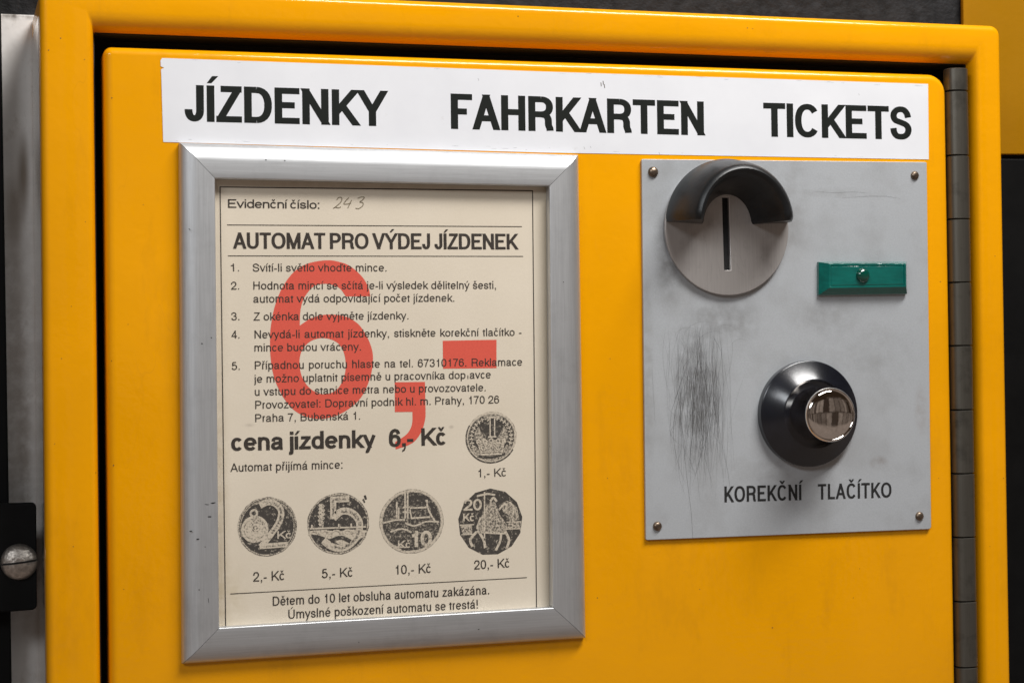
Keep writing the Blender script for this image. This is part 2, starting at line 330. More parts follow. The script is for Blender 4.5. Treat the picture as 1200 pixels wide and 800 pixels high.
# a grotesque drawn with a pen. Each glyph: advance/1000, left and right bearings, box height, strokes.
# l = straight strokes, c = curve through points, p = ready points, d = diagonal cut flat at the box. v 9 = ascender, -9 = descender
Ssp = [(.97, .70), (.90, .85), (.72, .97), (.5, 1.0), (.25, .97), (.06, .86), (.03, .72), (.16, .595), (.5, .52), (.82, .44), (.98, .31), (.94, .14), (.75, .03), (.5, 0), (.22, .03), (.05, .15), (0, .31)]
ssp = [(.94, .70), (.86, .88), (.66, .99), (.46, 1.0), (.2, .95), (.05, .80), (.1, .62), (.45, .51), (.8, .42), (.98, .27), (.9, .08), (.6, 0), (.4, 0), (.12, .08), (0, .30)]
arch = [(0, .58), (.08, .82), (.32, 1.0), (.62, 1.0), (.90, .90), (1, .66)]
G_ = {
 'A': (667, 14, 14, 1, [('d', (0, 0), (.5, 1.04)), ('d', (1, 0), (.5, 1.04)), ('l', (.2, .29), (.8, .29))]),
 'B': (667, 76, 40, 1, [('l', (0, 0), (0, 1)), ('l', (0, 1), (.5, 1)), ('l', (0, .53), (.5, .53)), ('l', (0, 0), (.5, 0)), ('p', *el(.5, .765, .44, .235, 90, -90)), ('p', *el(.5, .265, .5, .265, 90, -90))]),
 'C': (722, 44, 40, 1, [('p', *el(a0=36, a1=324))]),
 'D': (722, 80, 44, 1, [('l', (0, 0), (0, 1)), ('l', (0, 1), (.42, 1)), ('l', (0, 0), (.42, 0)), ('p', *el(.42, .5, .58, .5, 90, -90))]),
 'E': (667, 80, 48, 1, [('l', (0, 0), (0, 1)), ('l', (0, 1), (1, 1)), ('l', (0, .52), (.94, .52)), ('l', (0, 0), (1, 0))]),
 'F': (611, 80, 30, 1, [('l', (0, 0), (0, 1)), ('l', (0, 1), (1, 1)), ('l', (0, .50), (.88, .50))]),
 'H': (722, 77, 77, 1, [('l', (0, 0), (0, 1)), ('l', (1, 0), (1, 1)), ('l', (0, .53), (1, .53))]),
 'I': (278, 91, 91, 1, [('l', (.5, 0), (.5, 1))]),
 'J': (500, 18, 77, 1, [('l', (1, .28), (1, 1)), ('p', *el(.5, .28, .5, .28, 0, -180)), ('l', (0, .24), (0, .30))]),
 'K': (667, 76, 4, 1, [('l', (0, 0), (0, 1)), ('d', (.94, 1), (.0, .30)), ('d', (.34, .57), (1, 0))]),
 'L': (556, 76, 20, 1, [('l', (0, 0), (0, 1)), ('l', (0, 0), (1, 0))]),
 'M': (833, 74, 74, 1, [('l', (0, 0), (0, 1)), ('l', (1, 0), (1, 1)), ('d', (.03, 1), (.5, 0)), ('d', (.97, 1), (.5, 0))]),
 'N': (722, 76, 76, 1, [('l', (0, 0), (0, 1)), ('l', (1, 0), (1, 1)), ('d', (.02, 1), (.98, 0))]),
 'O': (778, 38, 38, 1, [('p', *el())]),
 'P': (667, 77, 40, 1, [('l', (0, 0), (0, 1)), ('l', (0, 1), (.5, 1)), ('l', (0, .46), (.5, .46)), ('p', *el(.5, .73, .5, .27, 90, -90))]),
 'R': (722, 77, 30, 1, [('l', (0, 0), (0, 1)), ('l', (0, 1), (.5, 1)), ('l', (0, .48), (.5, .48)), ('p', *el(.5, .74, .46, .26, 90, -90)), ('c', (.5, .48), (.76, .44), (.88, .32), (.90, .12), (.97, 0), (.985, -.08))]),
 'S': (667, 48, 48, 1, [('c', *Ssp)]),
 'T': (611, 20, 20, 1, [('l', (0, 1), (1, 1)), ('l', (.5, 0), (.5, 1))]),
 'U': (722, 76, 76, 1, [('l', (0, .34), (0, 1)), ('l', (1, .34), (1, 1)), ('p', *el(.5, .34, .5, .34, 180, 360))]),
 'V': (667, 14, 14, 1, [('d', (0, 1), (.5, -.04)), ('d', (1, 1), (.5, -.04))]),
 'Y': (667, 10, 10, 1, [('d', (0, 1), (.5, .40)), ('d', (1, 1), (.5, .40)), ('l', (.5, 0), (.5, .44))]),
 'Z': (611, 26, 26, 1, [('l', (.04, 1), (1, 1)), ('d', (.98, .98), (.02, .02)), ('l', (0, 0), (1, 0))]),
 'a': (556, 38, 20, .73, [('c', (.03, .70), (.10, .90), (.28, 1), (.46, 1), (.68, .96), (.80, .84), (.81, .66)), ('l', (.81, .70), (.81, .14)), ('c', (.81, .18), (.84, .03), (.92, 0), (1.02, .0)), ('c', (.81, .62), (.66, .56), (.38, .52), (.10, .44), (0, .25), (.07, .07), (.27, 0), (.52, .05), (.72, .18), (.81, .36))]),
 'b': (556, 60, 38, .73, [('l', (0, 0), (0, 9)), ('p', *el(.5, .5, .5, .5))]),
 'c': (500, 35, 30, .73, [('p', *el(a0=38, a1=322))]),
 'd': (556, 38, 60, .73, [('l', (1, 0), (1, 9)), ('p', *el())]),
 'e': (556, 40, 38, .73, [('l', (.02, .50), (.98, .50)), ('p', *el(.5, .5, .5, .5, 0, 322))]),
 'f': (278, 14, 12, .73, [('c', (1.05, 9), (.78, 9), (.52, 1.25), (.5, 1.05)), ('l', (.5, 1.10), (.5, 0)), ('l', (0, .98), (1, .98))]),
 'g': (556, 38, 60, .73, [('p', *el()), ('l', (1, 1), (1, -.12)), ('c', (1, -.08), (.93, -.33), (.66, -9), (.32, -9), (.04, -.24))]),
 'h': (556, 66, 66, .73, [('l', (0, 0), (0, 9)), ('c', *arch), ('l', (1, .70), (1, 0))]),
 'i': (222, 67, 67, .73, [('l', (.5, 0), (.5, 1)), ('dot',)]),
 'I_': (222, 67, 67, .73, [('l', (.5, 0), (.5, 1))]),
 'j': (222, 67, 67, .73, [('l', (.5, 1), (.5, -.14)), ('hook',), ('dot',)]),
 'k': (500, 66, 2, .73, [('l', (0, 0), (0, 9)), ('d', (.92, 1), (.0, .28)), ('d', (.34, .58), (1, 0))]),
 'l': (222, 67, 67, .73, [('l', (.5, 0), (.5, 9))]),
 'm': (833, 65, 65, .73, [('l', (0, 0), (0, 1)), ('c', *[(x*.5, y) for x, y in arch]), ('l', (.5, .70), (.5, 0)), ('c', *[(.5+x*.5, y) for x, y in arch]), ('l', (1, .70), (1, 0))]),
 'n': (556, 66, 66, .73, [('l', (0, 0), (0, 1)), ('c', *arch), ('l', (1, .70), (1, 0))]),
 'o': (556, 36, 36, .73, [('p', *el())]),
 'p': (556, 60, 38, .73, [('l', (0, -9), (0, 1)), ('p', *el())]),
 'r': (333, 70, 6, .73, [('l', (0, 0), (0, 1)), ('c', (0, .56), (.15, .85), (.5, .99), (1.0, 1))]),
 's': (500, 32, 32, .73, [('c', *ssp)]),
 't': (278, 14, 20, .73, [('l', (.48, 1.26), (.48, .16)), ('c', (.48, .20), (.52, .03), (.72, 0), (1.02, .01)), ('l', (0, .98), (1, .98))]),
 'u': (556, 66, 66, .73, [('l', (1, 1), (1, 0)), ('c', *[(1-x, 1-y) for x, y in arch]), ('l', (0, .30), (0, 1))]),
 'v': (500, 10, 10, .73, [('d', (0, 1), (.5, -.04)), ('d', (1, 1), (.5, -.04))]),
 'y': (500, 10, 10, .73, [('d', (0, 1), (.5, .0)), ('c', (1.03, 1.1), (.52, .0), (.40, -.27), (.26, -9), (.06, -9))]),
 'z': (500, 30, 30, .73, [('l', (.02, 1), (1, 1)), ('d', (.97, .98), (.03, .02)), ('l', (0, 0), (1, 0))]),
 '0': (556, 38, 38, 1, [('p', *el())]),
 '1': (556, 105, 180, 1, [('l', (1, 0), (1, 1)), ('c', (1, .96), (.85, .83), (.55, .77), (.0, .76))]),
 '2': (556, 30, 40, 1, [('c', (.02, .66), (.07, .86), (.25, .98), (.5, 1), (.78, .97), (.97, .82), (.97, .66), (.84, .50), (.5, .31), (.14, .14), (.02, .0)), ('l', (0, 0), (1, 0))]),
 '3': (556, 34, 38, 1, [('c', (.02, .73), (.1, .92), (.36, 1), (.66, .99), (.92, .86), (.92, .66), (.75, .55), (.42, .53)), ('c', (.42, .53), (.75, .51), (.98, .38), (1, .24), (.85, .05), (.5, 0), (.15, .05), (0, .25))]),
 '4': (556, 25, 35, 1, [('l', (.76, 0), (.76, 1)), ('d', (.74, 1), (.0, .26)), ('l', (0, .24), (1, .24))]),
 '5': (556, 32, 40, 1, [('l', (.92, 1), (.18, 1)), ('l', (.18, 1), (.10, .50)), ('c', (.10, .48), (.3, .62), (.55, .65), (.85, .55), (1, .33), (.88, .1), (.5, 0), (.15, .05), (0, .24))]),
 '6': (556, 38, 38, 1, [('p', *el(.5, .31, .5, .31)), ('c', (0, .31), (.01, .62), (.14, .88), (.42, 1), (.60, 1), (.84, .93), (.94, .76))]),
 '7': (556, 40, 40, 1, [('l', (0, 1), (1, 1)), ('c', (1, 1), (.66, .64), (.44, .32), (.34, 0), (.33, -.05))]),
 '9': (556, 38, 38, 1, [('p', *el(.5, .69, .5, .31)), ('c', (1, .69), (.99, .38), (.86, .12), (.5, 0), (.16, .05), (.06, .24))]),
 '.': (278, 87, 87, 1, [('sq', 0)]), ',': (278, 87, 87, 1, [('sq', 0), ('tail',)]), ':': (278, 87, 87, 1, [('sq', 0), ('sq', 1)]),
 '-': (333, 44, 44, 1, [('l', (0, .30), (1, .30))]), '!': (278, 90, 90, 1, [('sq', 0), ('l', (.5, .30), (.5, 1))]), ' ': (278, 139, 139, 1, []),
}
DIA = {'Í': ('I', 'a'), 'í': ('I_', 'a'), 'á': ('a', 'a'), 'é': ('e', 'a'), 'ý': ('y', 'a'), 'Ý': ('Y', 'a'), 'Ú': ('U', 'a'), 'č': ('c', 'v'), 'Č': ('C', 'v'), 'ě': ('e', 'v'), 'š': ('s', 'v'), 'ž': ('z', 'v'), 'ř': ('r', 'v'), 'ň': ('n', 'v'), 'ď': ('d', 'q')}
def pen(pts, wx, wy, clip=None):
    k = len(pts); L_, R2 = [], []
    closed = (Vector(pts[0])-Vector(pts[-1])).length < 1e-4
    for i in range(k):
        a, b, c_ = Vector(pts[i-1] if i > 0 else (pts[-2] if closed else pts[0])), Vector(pts[i]), Vector(pts[i+1] if i < k-1 else (pts[1] if closed else pts[-1]))
        u, v = (b-a), (c_-b)
        if u.length < 1e-9: u = v
        if v.length < 1e-9: v = u
        u = u.normalized(); v = v.normalized(); t = (u+v)
        if t.length < .2: t = u
        t = t.normalized(); n_ = Vector((-t.y, t.x)); o = Vector((n_.x*wx/2, n_.y*wy/2))*min(1.3, 1/max(.5, t.dot(u)))
        L_.append(b+o); R2.append(b-o)
    out = []
    for i in range(k-1):
        q = [L_[i], L_[i+1], R2[i+1], R2[i]]
        if clip:
            for ax, lim, sg_ in ((1, clip[0], 1), (1, clip[1], -1)):
                r = []
                for j in range(len(q)):
                    a, b = q[j-1], q[j]; ia, ib = (a[ax]-lim)*sg_ >= 0, (b[ax]-lim)*sg_ >= 0
                    if ia != ib:
                        t = (lim-a[ax])/(b[ax]-a[ax]); r.append(a+(b-a)*t)
                    if ib: r.append(b)
                q = r
        if len(q) >= 3: out.append([tuple(p_) for p_ in q])
    return out
def crp(pts, n=5):
    q = []; P_ = [Vector(p_) for p_ in pts]; k = len(P_)
    for i in range(k-1):
        p0, p1, p2, p3 = P_[max(i-1, 0)], P_[i], P_[i+1], P_[min(i+2, k-1)]
        for j in range(n):
            t = j/n; q.append(tuple(.5*((2*p1)+(p2-p0)*t+(2*p0-5*p1+4*p2-p3)*t*t+(3*p1-p0-3*p2+p3)*t**3)))
    return q+[tuple(P_[-1])]
def glyph(ch, x, kx, wx, wy):
    """list of stroke polygon lists, and the advance"""
    acc = None
    if ch in DIA: ch, acc = DIA[ch]
    adv, lb, rb, H, ss = G_[ch]; bk_ = .48 if wx > .16 else 1.0; adv, lb, rb = (adv-(1-bk_)*(lb+rb)*.6)/718*kx, lb*bk_/718*kx, rb*bk_/718*kx
    W_ = max(adv-lb-rb, wx); x0 = x+(adv-W_)/2 if adv-lb-rb < wx else x+lb
    hx, hy = wx/2, wy/2
    def m_(u, v):
        y = 1-hy if v == 9 else (-.29+hy if v == -9 else hy+v*(H-wy))
        return (x0+hx+u*(W_-wx), y)
    out = []
    for st in ss:
        kd, a = st[0], st[1:]
        if kd == 'l':
            q = [m_(*p_) for p_ in a]; (ax, ay), (bx_, by_) = q[0], q[-1]
            if abs(ax-bx_) < 1e-6:
                for i, o in ((0, -1), (-1, -1)):
                    v = a[i][1]; oth = a[-1 if i == 0 else 0][1]; hi = q[i][1] > q[-1 if i == 0 else 0][1]
                    if v in (0, 1, 9, -9): q[i] = (q[i][0], q[i][1]+(hy if hi else -hy))
            elif abs(ay-by_) < 1e-6:
                for i in (0, -1):
                    if a[i][0] in (0, 1): q[i] = (q[i][0]+(hx if q[i][0] > q[-1 if i == 0 else 0][0] else -hx), q[i][1])
            out.append(pen(q, wx, wy))
        elif kd == 'p': out.append(pen([m_(*p_) for p_ in a], wx, wy))
        elif kd == 'c':
            hiv = max(m_(*p_)[1] for p_ in a); lov = min(m_(*p_)[1] for p_ in a)
            ft = -.3 if lov < -.05 and ch in 'gjy' else 0.0
            out.append(pen(crp([m_(*p_) for p_ in a]), wx, wy, (ft-.02 if ft else -.012, (H if ch == 'y' else 1.0)+.012)))
        elif kd == 'd':
            A_2, B_2 = Vector(m_(*a[0])), Vector(m_(*a[1])); d_ = (B_2-A_2).normalized()
            e0 = .3 if a[0][1] in (0, 1) else 0.0; e1 = .3 if a[1][1] in (0, 1, 1.04, -.04) else 0.0
            out.append(pen([tuple(A_2-d_*e0), tuple(A_2), tuple(B_2), tuple(B_2+d_*e1)], wx*.98, wy*1.0, (0, H)))
        elif kd == 'hook':
            xm = x0+W_/2; yt = m_(.5, -.12)[1]; yb = -.29+hy; out.append(pen(crp([(xm, yt), (xm-.01, yb+.05), (xm-.05, yb+.008), (xm-hx-.06, yb)]), wx, wy))
        elif kd == 'dot': xc = x0+W_/2; out.append([[(xc-hx, 1-wy*1.05), (xc+hx, 1-wy*1.05), (xc+hx, 1.0), (xc-hx, 1.0)]])
        elif kd == 'sq': xc = x0+W_/2; y_ = a[0]*(.73-wy*1.1); out.append([[(xc-hx*1.05, y_), (xc+hx*1.05, y_), (xc+hx*1.05, y_+wy*1.15), (xc-hx*1.05, y_+wy*1.15)]])
        elif kd == 'tail': xc = x0+W_/2; out.append([[(xc+hx*.2, 0), (xc+hx*1.05, 0), (xc+hx*.95, -wy*.5), (xc+hx*.4, -wy*1.25), (xc-hx*1.05, -wy*1.75), (xc-hx*1.05, -wy*1.15), (xc-hx*.2, -wy*.8), (xc+hx*.1, -wy*.3)]])
    if acc:
        xc = x0+W_/2; lo, hi = (1.06, 1.26) if H == 1 else (.815, 1.03)
        bold = wx > .16; th = .115 if bold else .085
        if acc == 'a': out.append([[(xc-.10, lo), (xc-.10+th*1.1, lo), (xc+.07+th*1.3, hi), (xc+.05, hi)]])
        elif acc == 'v':
            hw = .20 if bold else .17
            out.append([[(xc-hw, hi), (xc-hw+th*1.25, hi), (xc, lo+th*.9), (xc, lo-.01), (xc-th*.45, lo-.01)], [(xc+hw, hi), (xc+hw-th*1.25, hi), (xc, lo+th*.9), (xc, lo-.01), (xc+th*.45, lo-.01)]])
        else: out.append([[(x0+W_+.06, .74), (x0+W_+.12, .74), (x0+W_+.19, 1.0), (x0+W_+.07, 1.0)]]); adv += .09*kx
    return out, adv
def text_mesh(s_, xl, xr, bl, br, cap, h, wx=.125, wy=.11, track=0.0, word=1.0):
    """text whose ink spans photograph points (xl, bl)..(xr, br) on plane h; cap = capital height in px;
    wx, wy = stem and bar thickness in capital heights"""
    A, B = Vector(P(xl, bl, h)), Vector(P(xr, br, h)); d = (B-A)
    T = Vector(P((xl+xr)/2, (bl+br)/2-cap, h)); M_ = Vector(P((xl+xr)/2, (bl+br)/2, h))
    sc = (T-M_).length; ux = d.normalized(); up = Vector((-ux.y, ux.x)); want = d.length/sc
    kx = 1.0
    for it_ in range(6):
        x = 0.0; G = []
        for ch in s_:
            st, adv = glyph(ch, x, kx, wx, wy); G.append(st)
            x += (adv*(word if ch == ' ' else 1)+track*kx)
        xs = [p_[0] for st in G for poly_ in st for q in poly_ for p_ in q]
        x0, x1 = min(xs), max(xs)
        if it_ < 5: kx *= 1+(want-(x1-x0))/(x1-x0)*1.05
    vs, fs = [], []
    for gi, st in enumerate(G):
        for si, poly_ in enumerate(st):
            hh = h+.0035*si+.0015*(gi % 2)
            for pi_, q in enumerate(poly_):
                if sarea(q) < 0: q = q[::-1]
                b0 = len(vs)
                for a, c_ in q:
                    w_ = A+ux*((a-x0)*sc)+up*(c_*sc); vs.append((w_.x*MM, -(hh+.0006*(pi_ % 3))*MM, w_.y*MM))
                fs.append(list(range(b0, b0+len(q))))
    me = bpy.data.meshes.new('text'); me.from_pydata(vs, [], fs); me.update(); return me
def sarea(p): return .5*sum(p[i][0]*p[(i+1) % len(p)][1]-p[(i+1) % len(p)][0]*p[i][1] for i in range(len(p)))

# ------------------------------------------------------------------ wall behind (the setting)
WH = -72.0     # the wall stands 72 mm behind the door's face
def slab_box(x0, z0, x1, z1, h0, h1, bev=.8):
    return curve_mesh([roundrect(x0, z0, x1, z1, [max(bev, .5)]*4, 4)], h0, h1, bev)
wl = P(33, 60, WH)[0]; wtop = P(20, 18, WH)[1]
back = link('wall', slab_box(-700, -600, 900, 600, WH-40, WH, 0.5), WALL_BLACK, smooth=False); back['kind'] = 'structure'
GL = P(47, 80)[0]             # left edge of the housing
wb = P(20, 600, WH)
def wloc(px, py):
    x, z = P(px, py, WH); return (x-wb[0])*MM, (z+300)*MM
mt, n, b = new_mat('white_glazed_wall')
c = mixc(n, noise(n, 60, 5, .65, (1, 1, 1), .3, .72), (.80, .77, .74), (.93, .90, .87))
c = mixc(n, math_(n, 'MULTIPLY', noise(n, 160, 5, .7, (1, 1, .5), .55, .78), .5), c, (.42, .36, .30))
for px, py, rx, ry, st, col in ((16, 248, 15, 55, .55, (.20, .13, .07)), (27, 205, 9, 60, .8, (.17, .11, .06)), (20, 20, 30, 7, .9, (.10, .08, .06)), (15, 470, 40, 330, .55, (.46, .40, .35)), (30, 600, 9, 230, .5, (.35, .29, .24))):  # brown band and broad lower tone paint in cast shade; the rest is grime
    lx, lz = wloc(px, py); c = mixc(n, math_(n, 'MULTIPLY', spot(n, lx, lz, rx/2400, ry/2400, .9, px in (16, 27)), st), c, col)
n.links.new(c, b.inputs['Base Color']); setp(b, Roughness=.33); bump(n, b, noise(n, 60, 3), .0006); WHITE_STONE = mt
wp = empty('wall_cladding_panel', 'white glazed cladding panel behind the left edge of the yellow machine', 'wall panel', wb[0], -300, WH)
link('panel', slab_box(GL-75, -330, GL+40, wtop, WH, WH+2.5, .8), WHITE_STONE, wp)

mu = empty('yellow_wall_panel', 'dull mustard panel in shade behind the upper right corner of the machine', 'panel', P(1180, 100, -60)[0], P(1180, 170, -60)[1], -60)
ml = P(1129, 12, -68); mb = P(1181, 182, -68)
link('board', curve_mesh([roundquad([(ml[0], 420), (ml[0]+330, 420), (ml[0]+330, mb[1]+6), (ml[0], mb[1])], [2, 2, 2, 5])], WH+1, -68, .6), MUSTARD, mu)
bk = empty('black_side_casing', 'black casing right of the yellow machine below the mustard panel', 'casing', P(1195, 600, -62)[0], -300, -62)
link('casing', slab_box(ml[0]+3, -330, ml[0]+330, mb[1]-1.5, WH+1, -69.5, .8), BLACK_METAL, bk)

# black post and bracket at the left
bx = P(4, 120, -50)[0]
bp_ = empty('black_upright', 'black metal upright at the left edge beside the white panel', 'post', bx-20, -300, -50)
A_, B_ = P(3.0, 120, -50), P(10.5, 590, -50)
sl = (B_[0]-A_[0])/(B_[1]-A_[1])
xt = A_[0]+sl*(220-A_[1]); xb = A_[0]+sl*(-330-A_[1])
link('upright', curve_mesh([[(xt-50, 220), (xt, 220), (xb, -330), (xb-50, -330)]], WH+3, -50, 1.0), BLACK_METAL, bp_)
H_ = -38
br = empty('black_bracket', 'black metal bracket with one big domed slotted screw at the left edge', 'bracket', P(20, 655, H_)[0], P(20, 715, H_)[1], H_)
pl = link('plate', curve_mesh([roundquad([P(-60, 592, H_), P(42.5, 588.5, H_), P(43.5, 714, H_), P(-60, 722, H_)], [.5, 2.2, 2.6, .5])], H_-4, H_, .7), BLACK_METAL, br)
link('bracket_arm', slab_box(P(-60, 600, H_)[0], P(20, 700, H_)[1], P(20, 655, H_)[0], P(20, 605, H_)[1], WH+2, H_-3.5, .5), BLACK_METAL, br)
sx, sz = P(22.5, 658, H_)
sr = (P(44.5, 658, H_)[0]-P(0.5, 658, H_)[0])/2
prof = [(sr, 0)]+[(sr*math.cos(math.radians(a)), H_*0+sr*.55*math.sin(math.radians(a))) for a in range(8, 89, 8)]+[(.01, sr*.55)]
prof = [(r, H_+h) for r, h in prof]
so = link('screw', lathe(sx, sz, prof, 48), BIG_SCREW, br)
def rotbox(cx, cz, L, W_, ang, h0, h1):
    c_, s_ = math.cos(ang), math.sin(ang)
    q = [(cx+x*c_-z*s_, cz+x*s_+z*c_) for x, z in ((-L/2, W_/2), (L/2, W_/2), (L/2, -W_/2), (-L/2, -W_/2))]
    return curve_mesh([q], h0, h1, 0)
# slot cut as a dark groove that follows the dome
gv = []
for s_ in (-1, 1):
    for i in range(17):
        t = -1+2*i/16; x = t*sr*.97; hh = H_+sr*.55*math.sqrt(max(0, 1-t*t*.94))+.06
        gv.append((sx+x, sz+.0+x*.09+s_*sr*.055, hh))
link('screw_slot', mesh(gv, [[i, i+1, 18+i, 17+i] for i in range(16)]), BLACK_RUBBER_AND_SHADE, so)

# ------------------------------------------------------------------ ticket machine
tm = empty('ticket_machine', 'yellow enamelled ticket machine with hinged door and grey coin panel', 'ticket machine', 0, -330, -20)
hx0 = P(47.5, 80)[0]; hx1 = P(1175, 120)[0]; hz1 = P(800, 13.5)[1]
lean = (P(1187, 800)[0]-P(1175, 120)[0])/(P(1187, 800)[1]-P(1175, 120)[1])
BOT = -330.0
def tilt(pts):
    """the cabinet is a hair out of square, as in the photograph"""
    return [(x, z+(x)*SLOPE, h) for x, z, h in pts]
za, zb = P(500, 0.5)[1], P(1085, 26)[1]
SLOPE = (zb-za)/(P(1085, 26)[0]-P(500, 0)[0]); hz1 = za-P(500, 0)[0]*SLOPE
def hring(u, h, r=None):
    rr = max(5.0-u, .9) if r is None else r
    return tilt([(x, z, h) for x, z in roundrect(hx0+u, BOT+u, hx1-u*1.0, hz1-u, [rr]*4)])
RIM = 24.0; BR = 7.5
prof = [(0.0, WH+1), (0.0, -3.2)]+[(3.2-3.2*math.cos(math.radians(a)), -3.2+3.2*math.sin(math.radians(a))) for a in (15, 30, 45, 60, 75, 90)]
il = P(111.5, 100)[0]-hx0; it = hz1-(P(520, 50)[1]-P(520, 50)[0]*SLOPE)
ir = hx1-P(1143, 200)[0]
def hring2(t, h, ws=0.0, wt=0.0):
    """t: 0 at the flat's outer edge .. measured towards the opening: offsets differ per side"""
    L_, T_, R_ = il-ws, it-wt, ir-ws
    return tilt([(x, z, h) for x, z in roundrect(hx0+L_, BOT+20*t, hx1-R_, hz1-T_, [max(5-20*t, .9)]*4)])
rl = [hring(u, h) for u, h in prof]
for a in range(0, 91, 15):
    q_ = 1-math.sin(math.radians(a)); rl.append(hring2(1-.3*q_, -BR+BR*math.cos(math.radians(a)), 3.2*q_, 8.0*q_))
rl.append(hring2(1.0, -26))
link('housing', rings(rl, cap_last=False), YELLOW, tm)
link('side_sheet', slab_box(-1, -1, 1, 1, 0, 1, 0) if False else mesh(
    [(hx0-.25, BOT, WH+3), (hx0-.25, BOT, -8), (hx0-.25, hz1-12, -8), (hx0-.25, hz1-12, WH+3),
     (hx0+.2, BOT, WH+3), (hx0+.2, BOT, -8), (hx0+.2, hz1-12, -8), (hx0+.2, hz1-12, WH+3)],
    [[0, 1, 2, 3], [4, 5, 6, 7], [0, 1, 5, 4], [1, 2, 6, 5], [2, 3, 7, 6], [3, 0, 4, 7]]), SIDE_STEEL, tm, smooth=False)
# inner tray that closes the housing behind the door gap, black in place of the shade inside
link('dark_gap_back', rings([tilt([(x, z, -25.5) for x, z in roundrect(hx0+2, BOT+2, hx1-2, hz1-2, [2]*4)]),
                        tilt([(x, z, -24) for x, z in roundrect(hx0+3, BOT+3, hx1-3, hz1-3, [2]*4)])]), BLACK_RUBBER_AND_SHADE, tm)
gx0, gx1 = hx0+il, hx1-ir
# black gasket lining the opening
def gring(o, h): return tilt([(x, z, h) for x, z in roundrect(gx0+o, BOT+20+o, gx1-o, hz1-it-o, [1.0]*4)])
link('gasket', rings([gring(-.4, -24), gring(-.4, -7.0), gring(.5, -7.3), gring(.5, -24)], cap_last=False), BLACK_RUBBER_AND_SHADE, tm)

# door
da = P(150, 55.0); db = P(1085, 86.5)
DS = (db[1]-da[1])/(db[0]-da[0])
dx0 = P(122.5, 150)[0]; dx1 = P(1110.5, 140)[0]; dz1 = da[1]-da[0]*DS
dlean0 = (P(129, 790)[0]-dx0)/(P(129, 790)[1]-P(122.5, 150)[1])
dlean1 = (P(1121, 790)[0]-dx1)/(P(1121, 790)[1]-P(1110.5, 140)[1])
def dring(u, h, rad):
    out = []
    for x, z in roundrect(dx0+u, BOT+26+u, dx1-u, dz1-u, rad, 9):
        t = (x-dx0)/(dx1-dx0); zz = z+x*DS
        out.append((x+(dlean0*(1-t)+dlean1*t)*(zz-120), zz, h))
    return out
ER = 3.4
rl = [dring(0, -22, [3.2, 8.6, 4, 4])]
for a in range(0, 91, 15):
    s_, c_ = math.sin(math.radians(a)), math.cos(math.radians(a))
    u = ER*(1-c_); rl.append(dring(u, -ER+ER*s_, [max(3.4-u, .6), 8.8-u, 4-u*.9, 4-u*.9]))
door = link('door', rings(rl), YELLOW, tm)

def chip(x, y, r, h=.04):
    rc_ = random.Random(int(x*7+y)); k = 9
    c0 = P(x, y, h); return [(c0[0]+r*rc_.uniform(.5, 1.1)*math.cos(2*math.pi*i/k), c0[1]+r*rc_.uniform(.5, 1.1)*math.sin(2*math.pi*i/k)) for i in range(k)]
CHIP = simple('exposed_primer', (.09, .04, .018), .6, 0, .5, 800)
link('paint_chips', flat([chip(*q) for q in ((133, 545, .35), (131, 115, .3), (700, 700, .3), (1102, 330, .28), (905, 735, .33), (820, 690, .22), (145, 690, .2), (150, 380, .18), (1000, 700, .22), (715, 420, .2), (712, 560, .25), (1100, 560, .2), (168, 240, .2))], .05), CHIP, door, False, 'stuff')
link('paint_chips', flat([chip(*q) for q in ((71, 45, .3), (57, 59, .32), (99, 70, .22), (1166, 300, .22), (72, 420, .25), (86, 640, .25), (64, 520, .18), (1160, 640, .25), (1176, 560, .2), (100, 260, .18), (876, 33, .3), (882, 34, .2))], .05), CHIP, tm, False, 'stuff')
# hinge with separate knuckles
hg_x = (P(1111.5, 120)[0]+P(1135.5, 120)[0])/2; hr = (P(1135.5, 120)[0]-P(1111.5, 120)[0])/2
hgl = (P(1135, 790)[0]-hg_x)/(P(1135, 790)[1]-P(1123, 120)[1])
HH = -2.6
def knuckle(z0, z1, jig):
    n = 28; rl = []
    for z, s_ in ((z1, .90), (z1-.35, 1.0), (z0+.35, 1.0), (z0, .90)):
        cx = hg_x+hgl*(z-P(1123, 120)[1])+jig
        ring = []
        for i in range(n):
            a = 2*math.pi*i/n; ca, sa = math.cos(a), math.sin(a)
            k = 1.0/((abs(ca)**2.4+abs(sa)**2.4)**(1/2.4))
            ring.append((cx+hr*s_*k*ca, z, HH+hr*s_*k*sa*.95))
        rl.append(ring)
    return rings(rl, True, True)
ys = [80, 107, 182.5, 257, 331, 405, 480, 554.5, 629, 704, 781, 858, 935]
pz = [P(1124+11*(y-100)/690, y)[1] for y in ys]
hinge = link('hinge', mesh([(hg_x-1.2, pz[0]-2, -12), (hg_x+1.2, pz[0]-2, -12), (hg_x+1.2+hgl*(pz[-1]-pz[0]), pz[-1], -12), (hg_x-1.2+hgl*(pz[-1]-pz[0]), pz[-1], -12),
    (hg_x-1.2, pz[0]-2, -1), (hg_x+1.2, pz[0]-2, -1), (hg_x+1.2+hgl*(pz[-1]-pz[0]), pz[-1], -1), (hg_x-1.2+hgl*(pz[-1]-pz[0]), pz[-1], -1)],
    [[0, 1, 2, 3], [4, 5, 6, 7], [0, 1, 5, 4], [1, 2, 6, 5], [2, 3, 7, 6], [3, 0, 4, 7]]), HINGE_STEEL, tm, smooth=False)
for i in range(len(pz)-1):
    link('knuckle', knuckle(pz[i+1]+.16, pz[i]-.16, random.uniform(-.09, .09)), HINGE_STEEL, hinge)

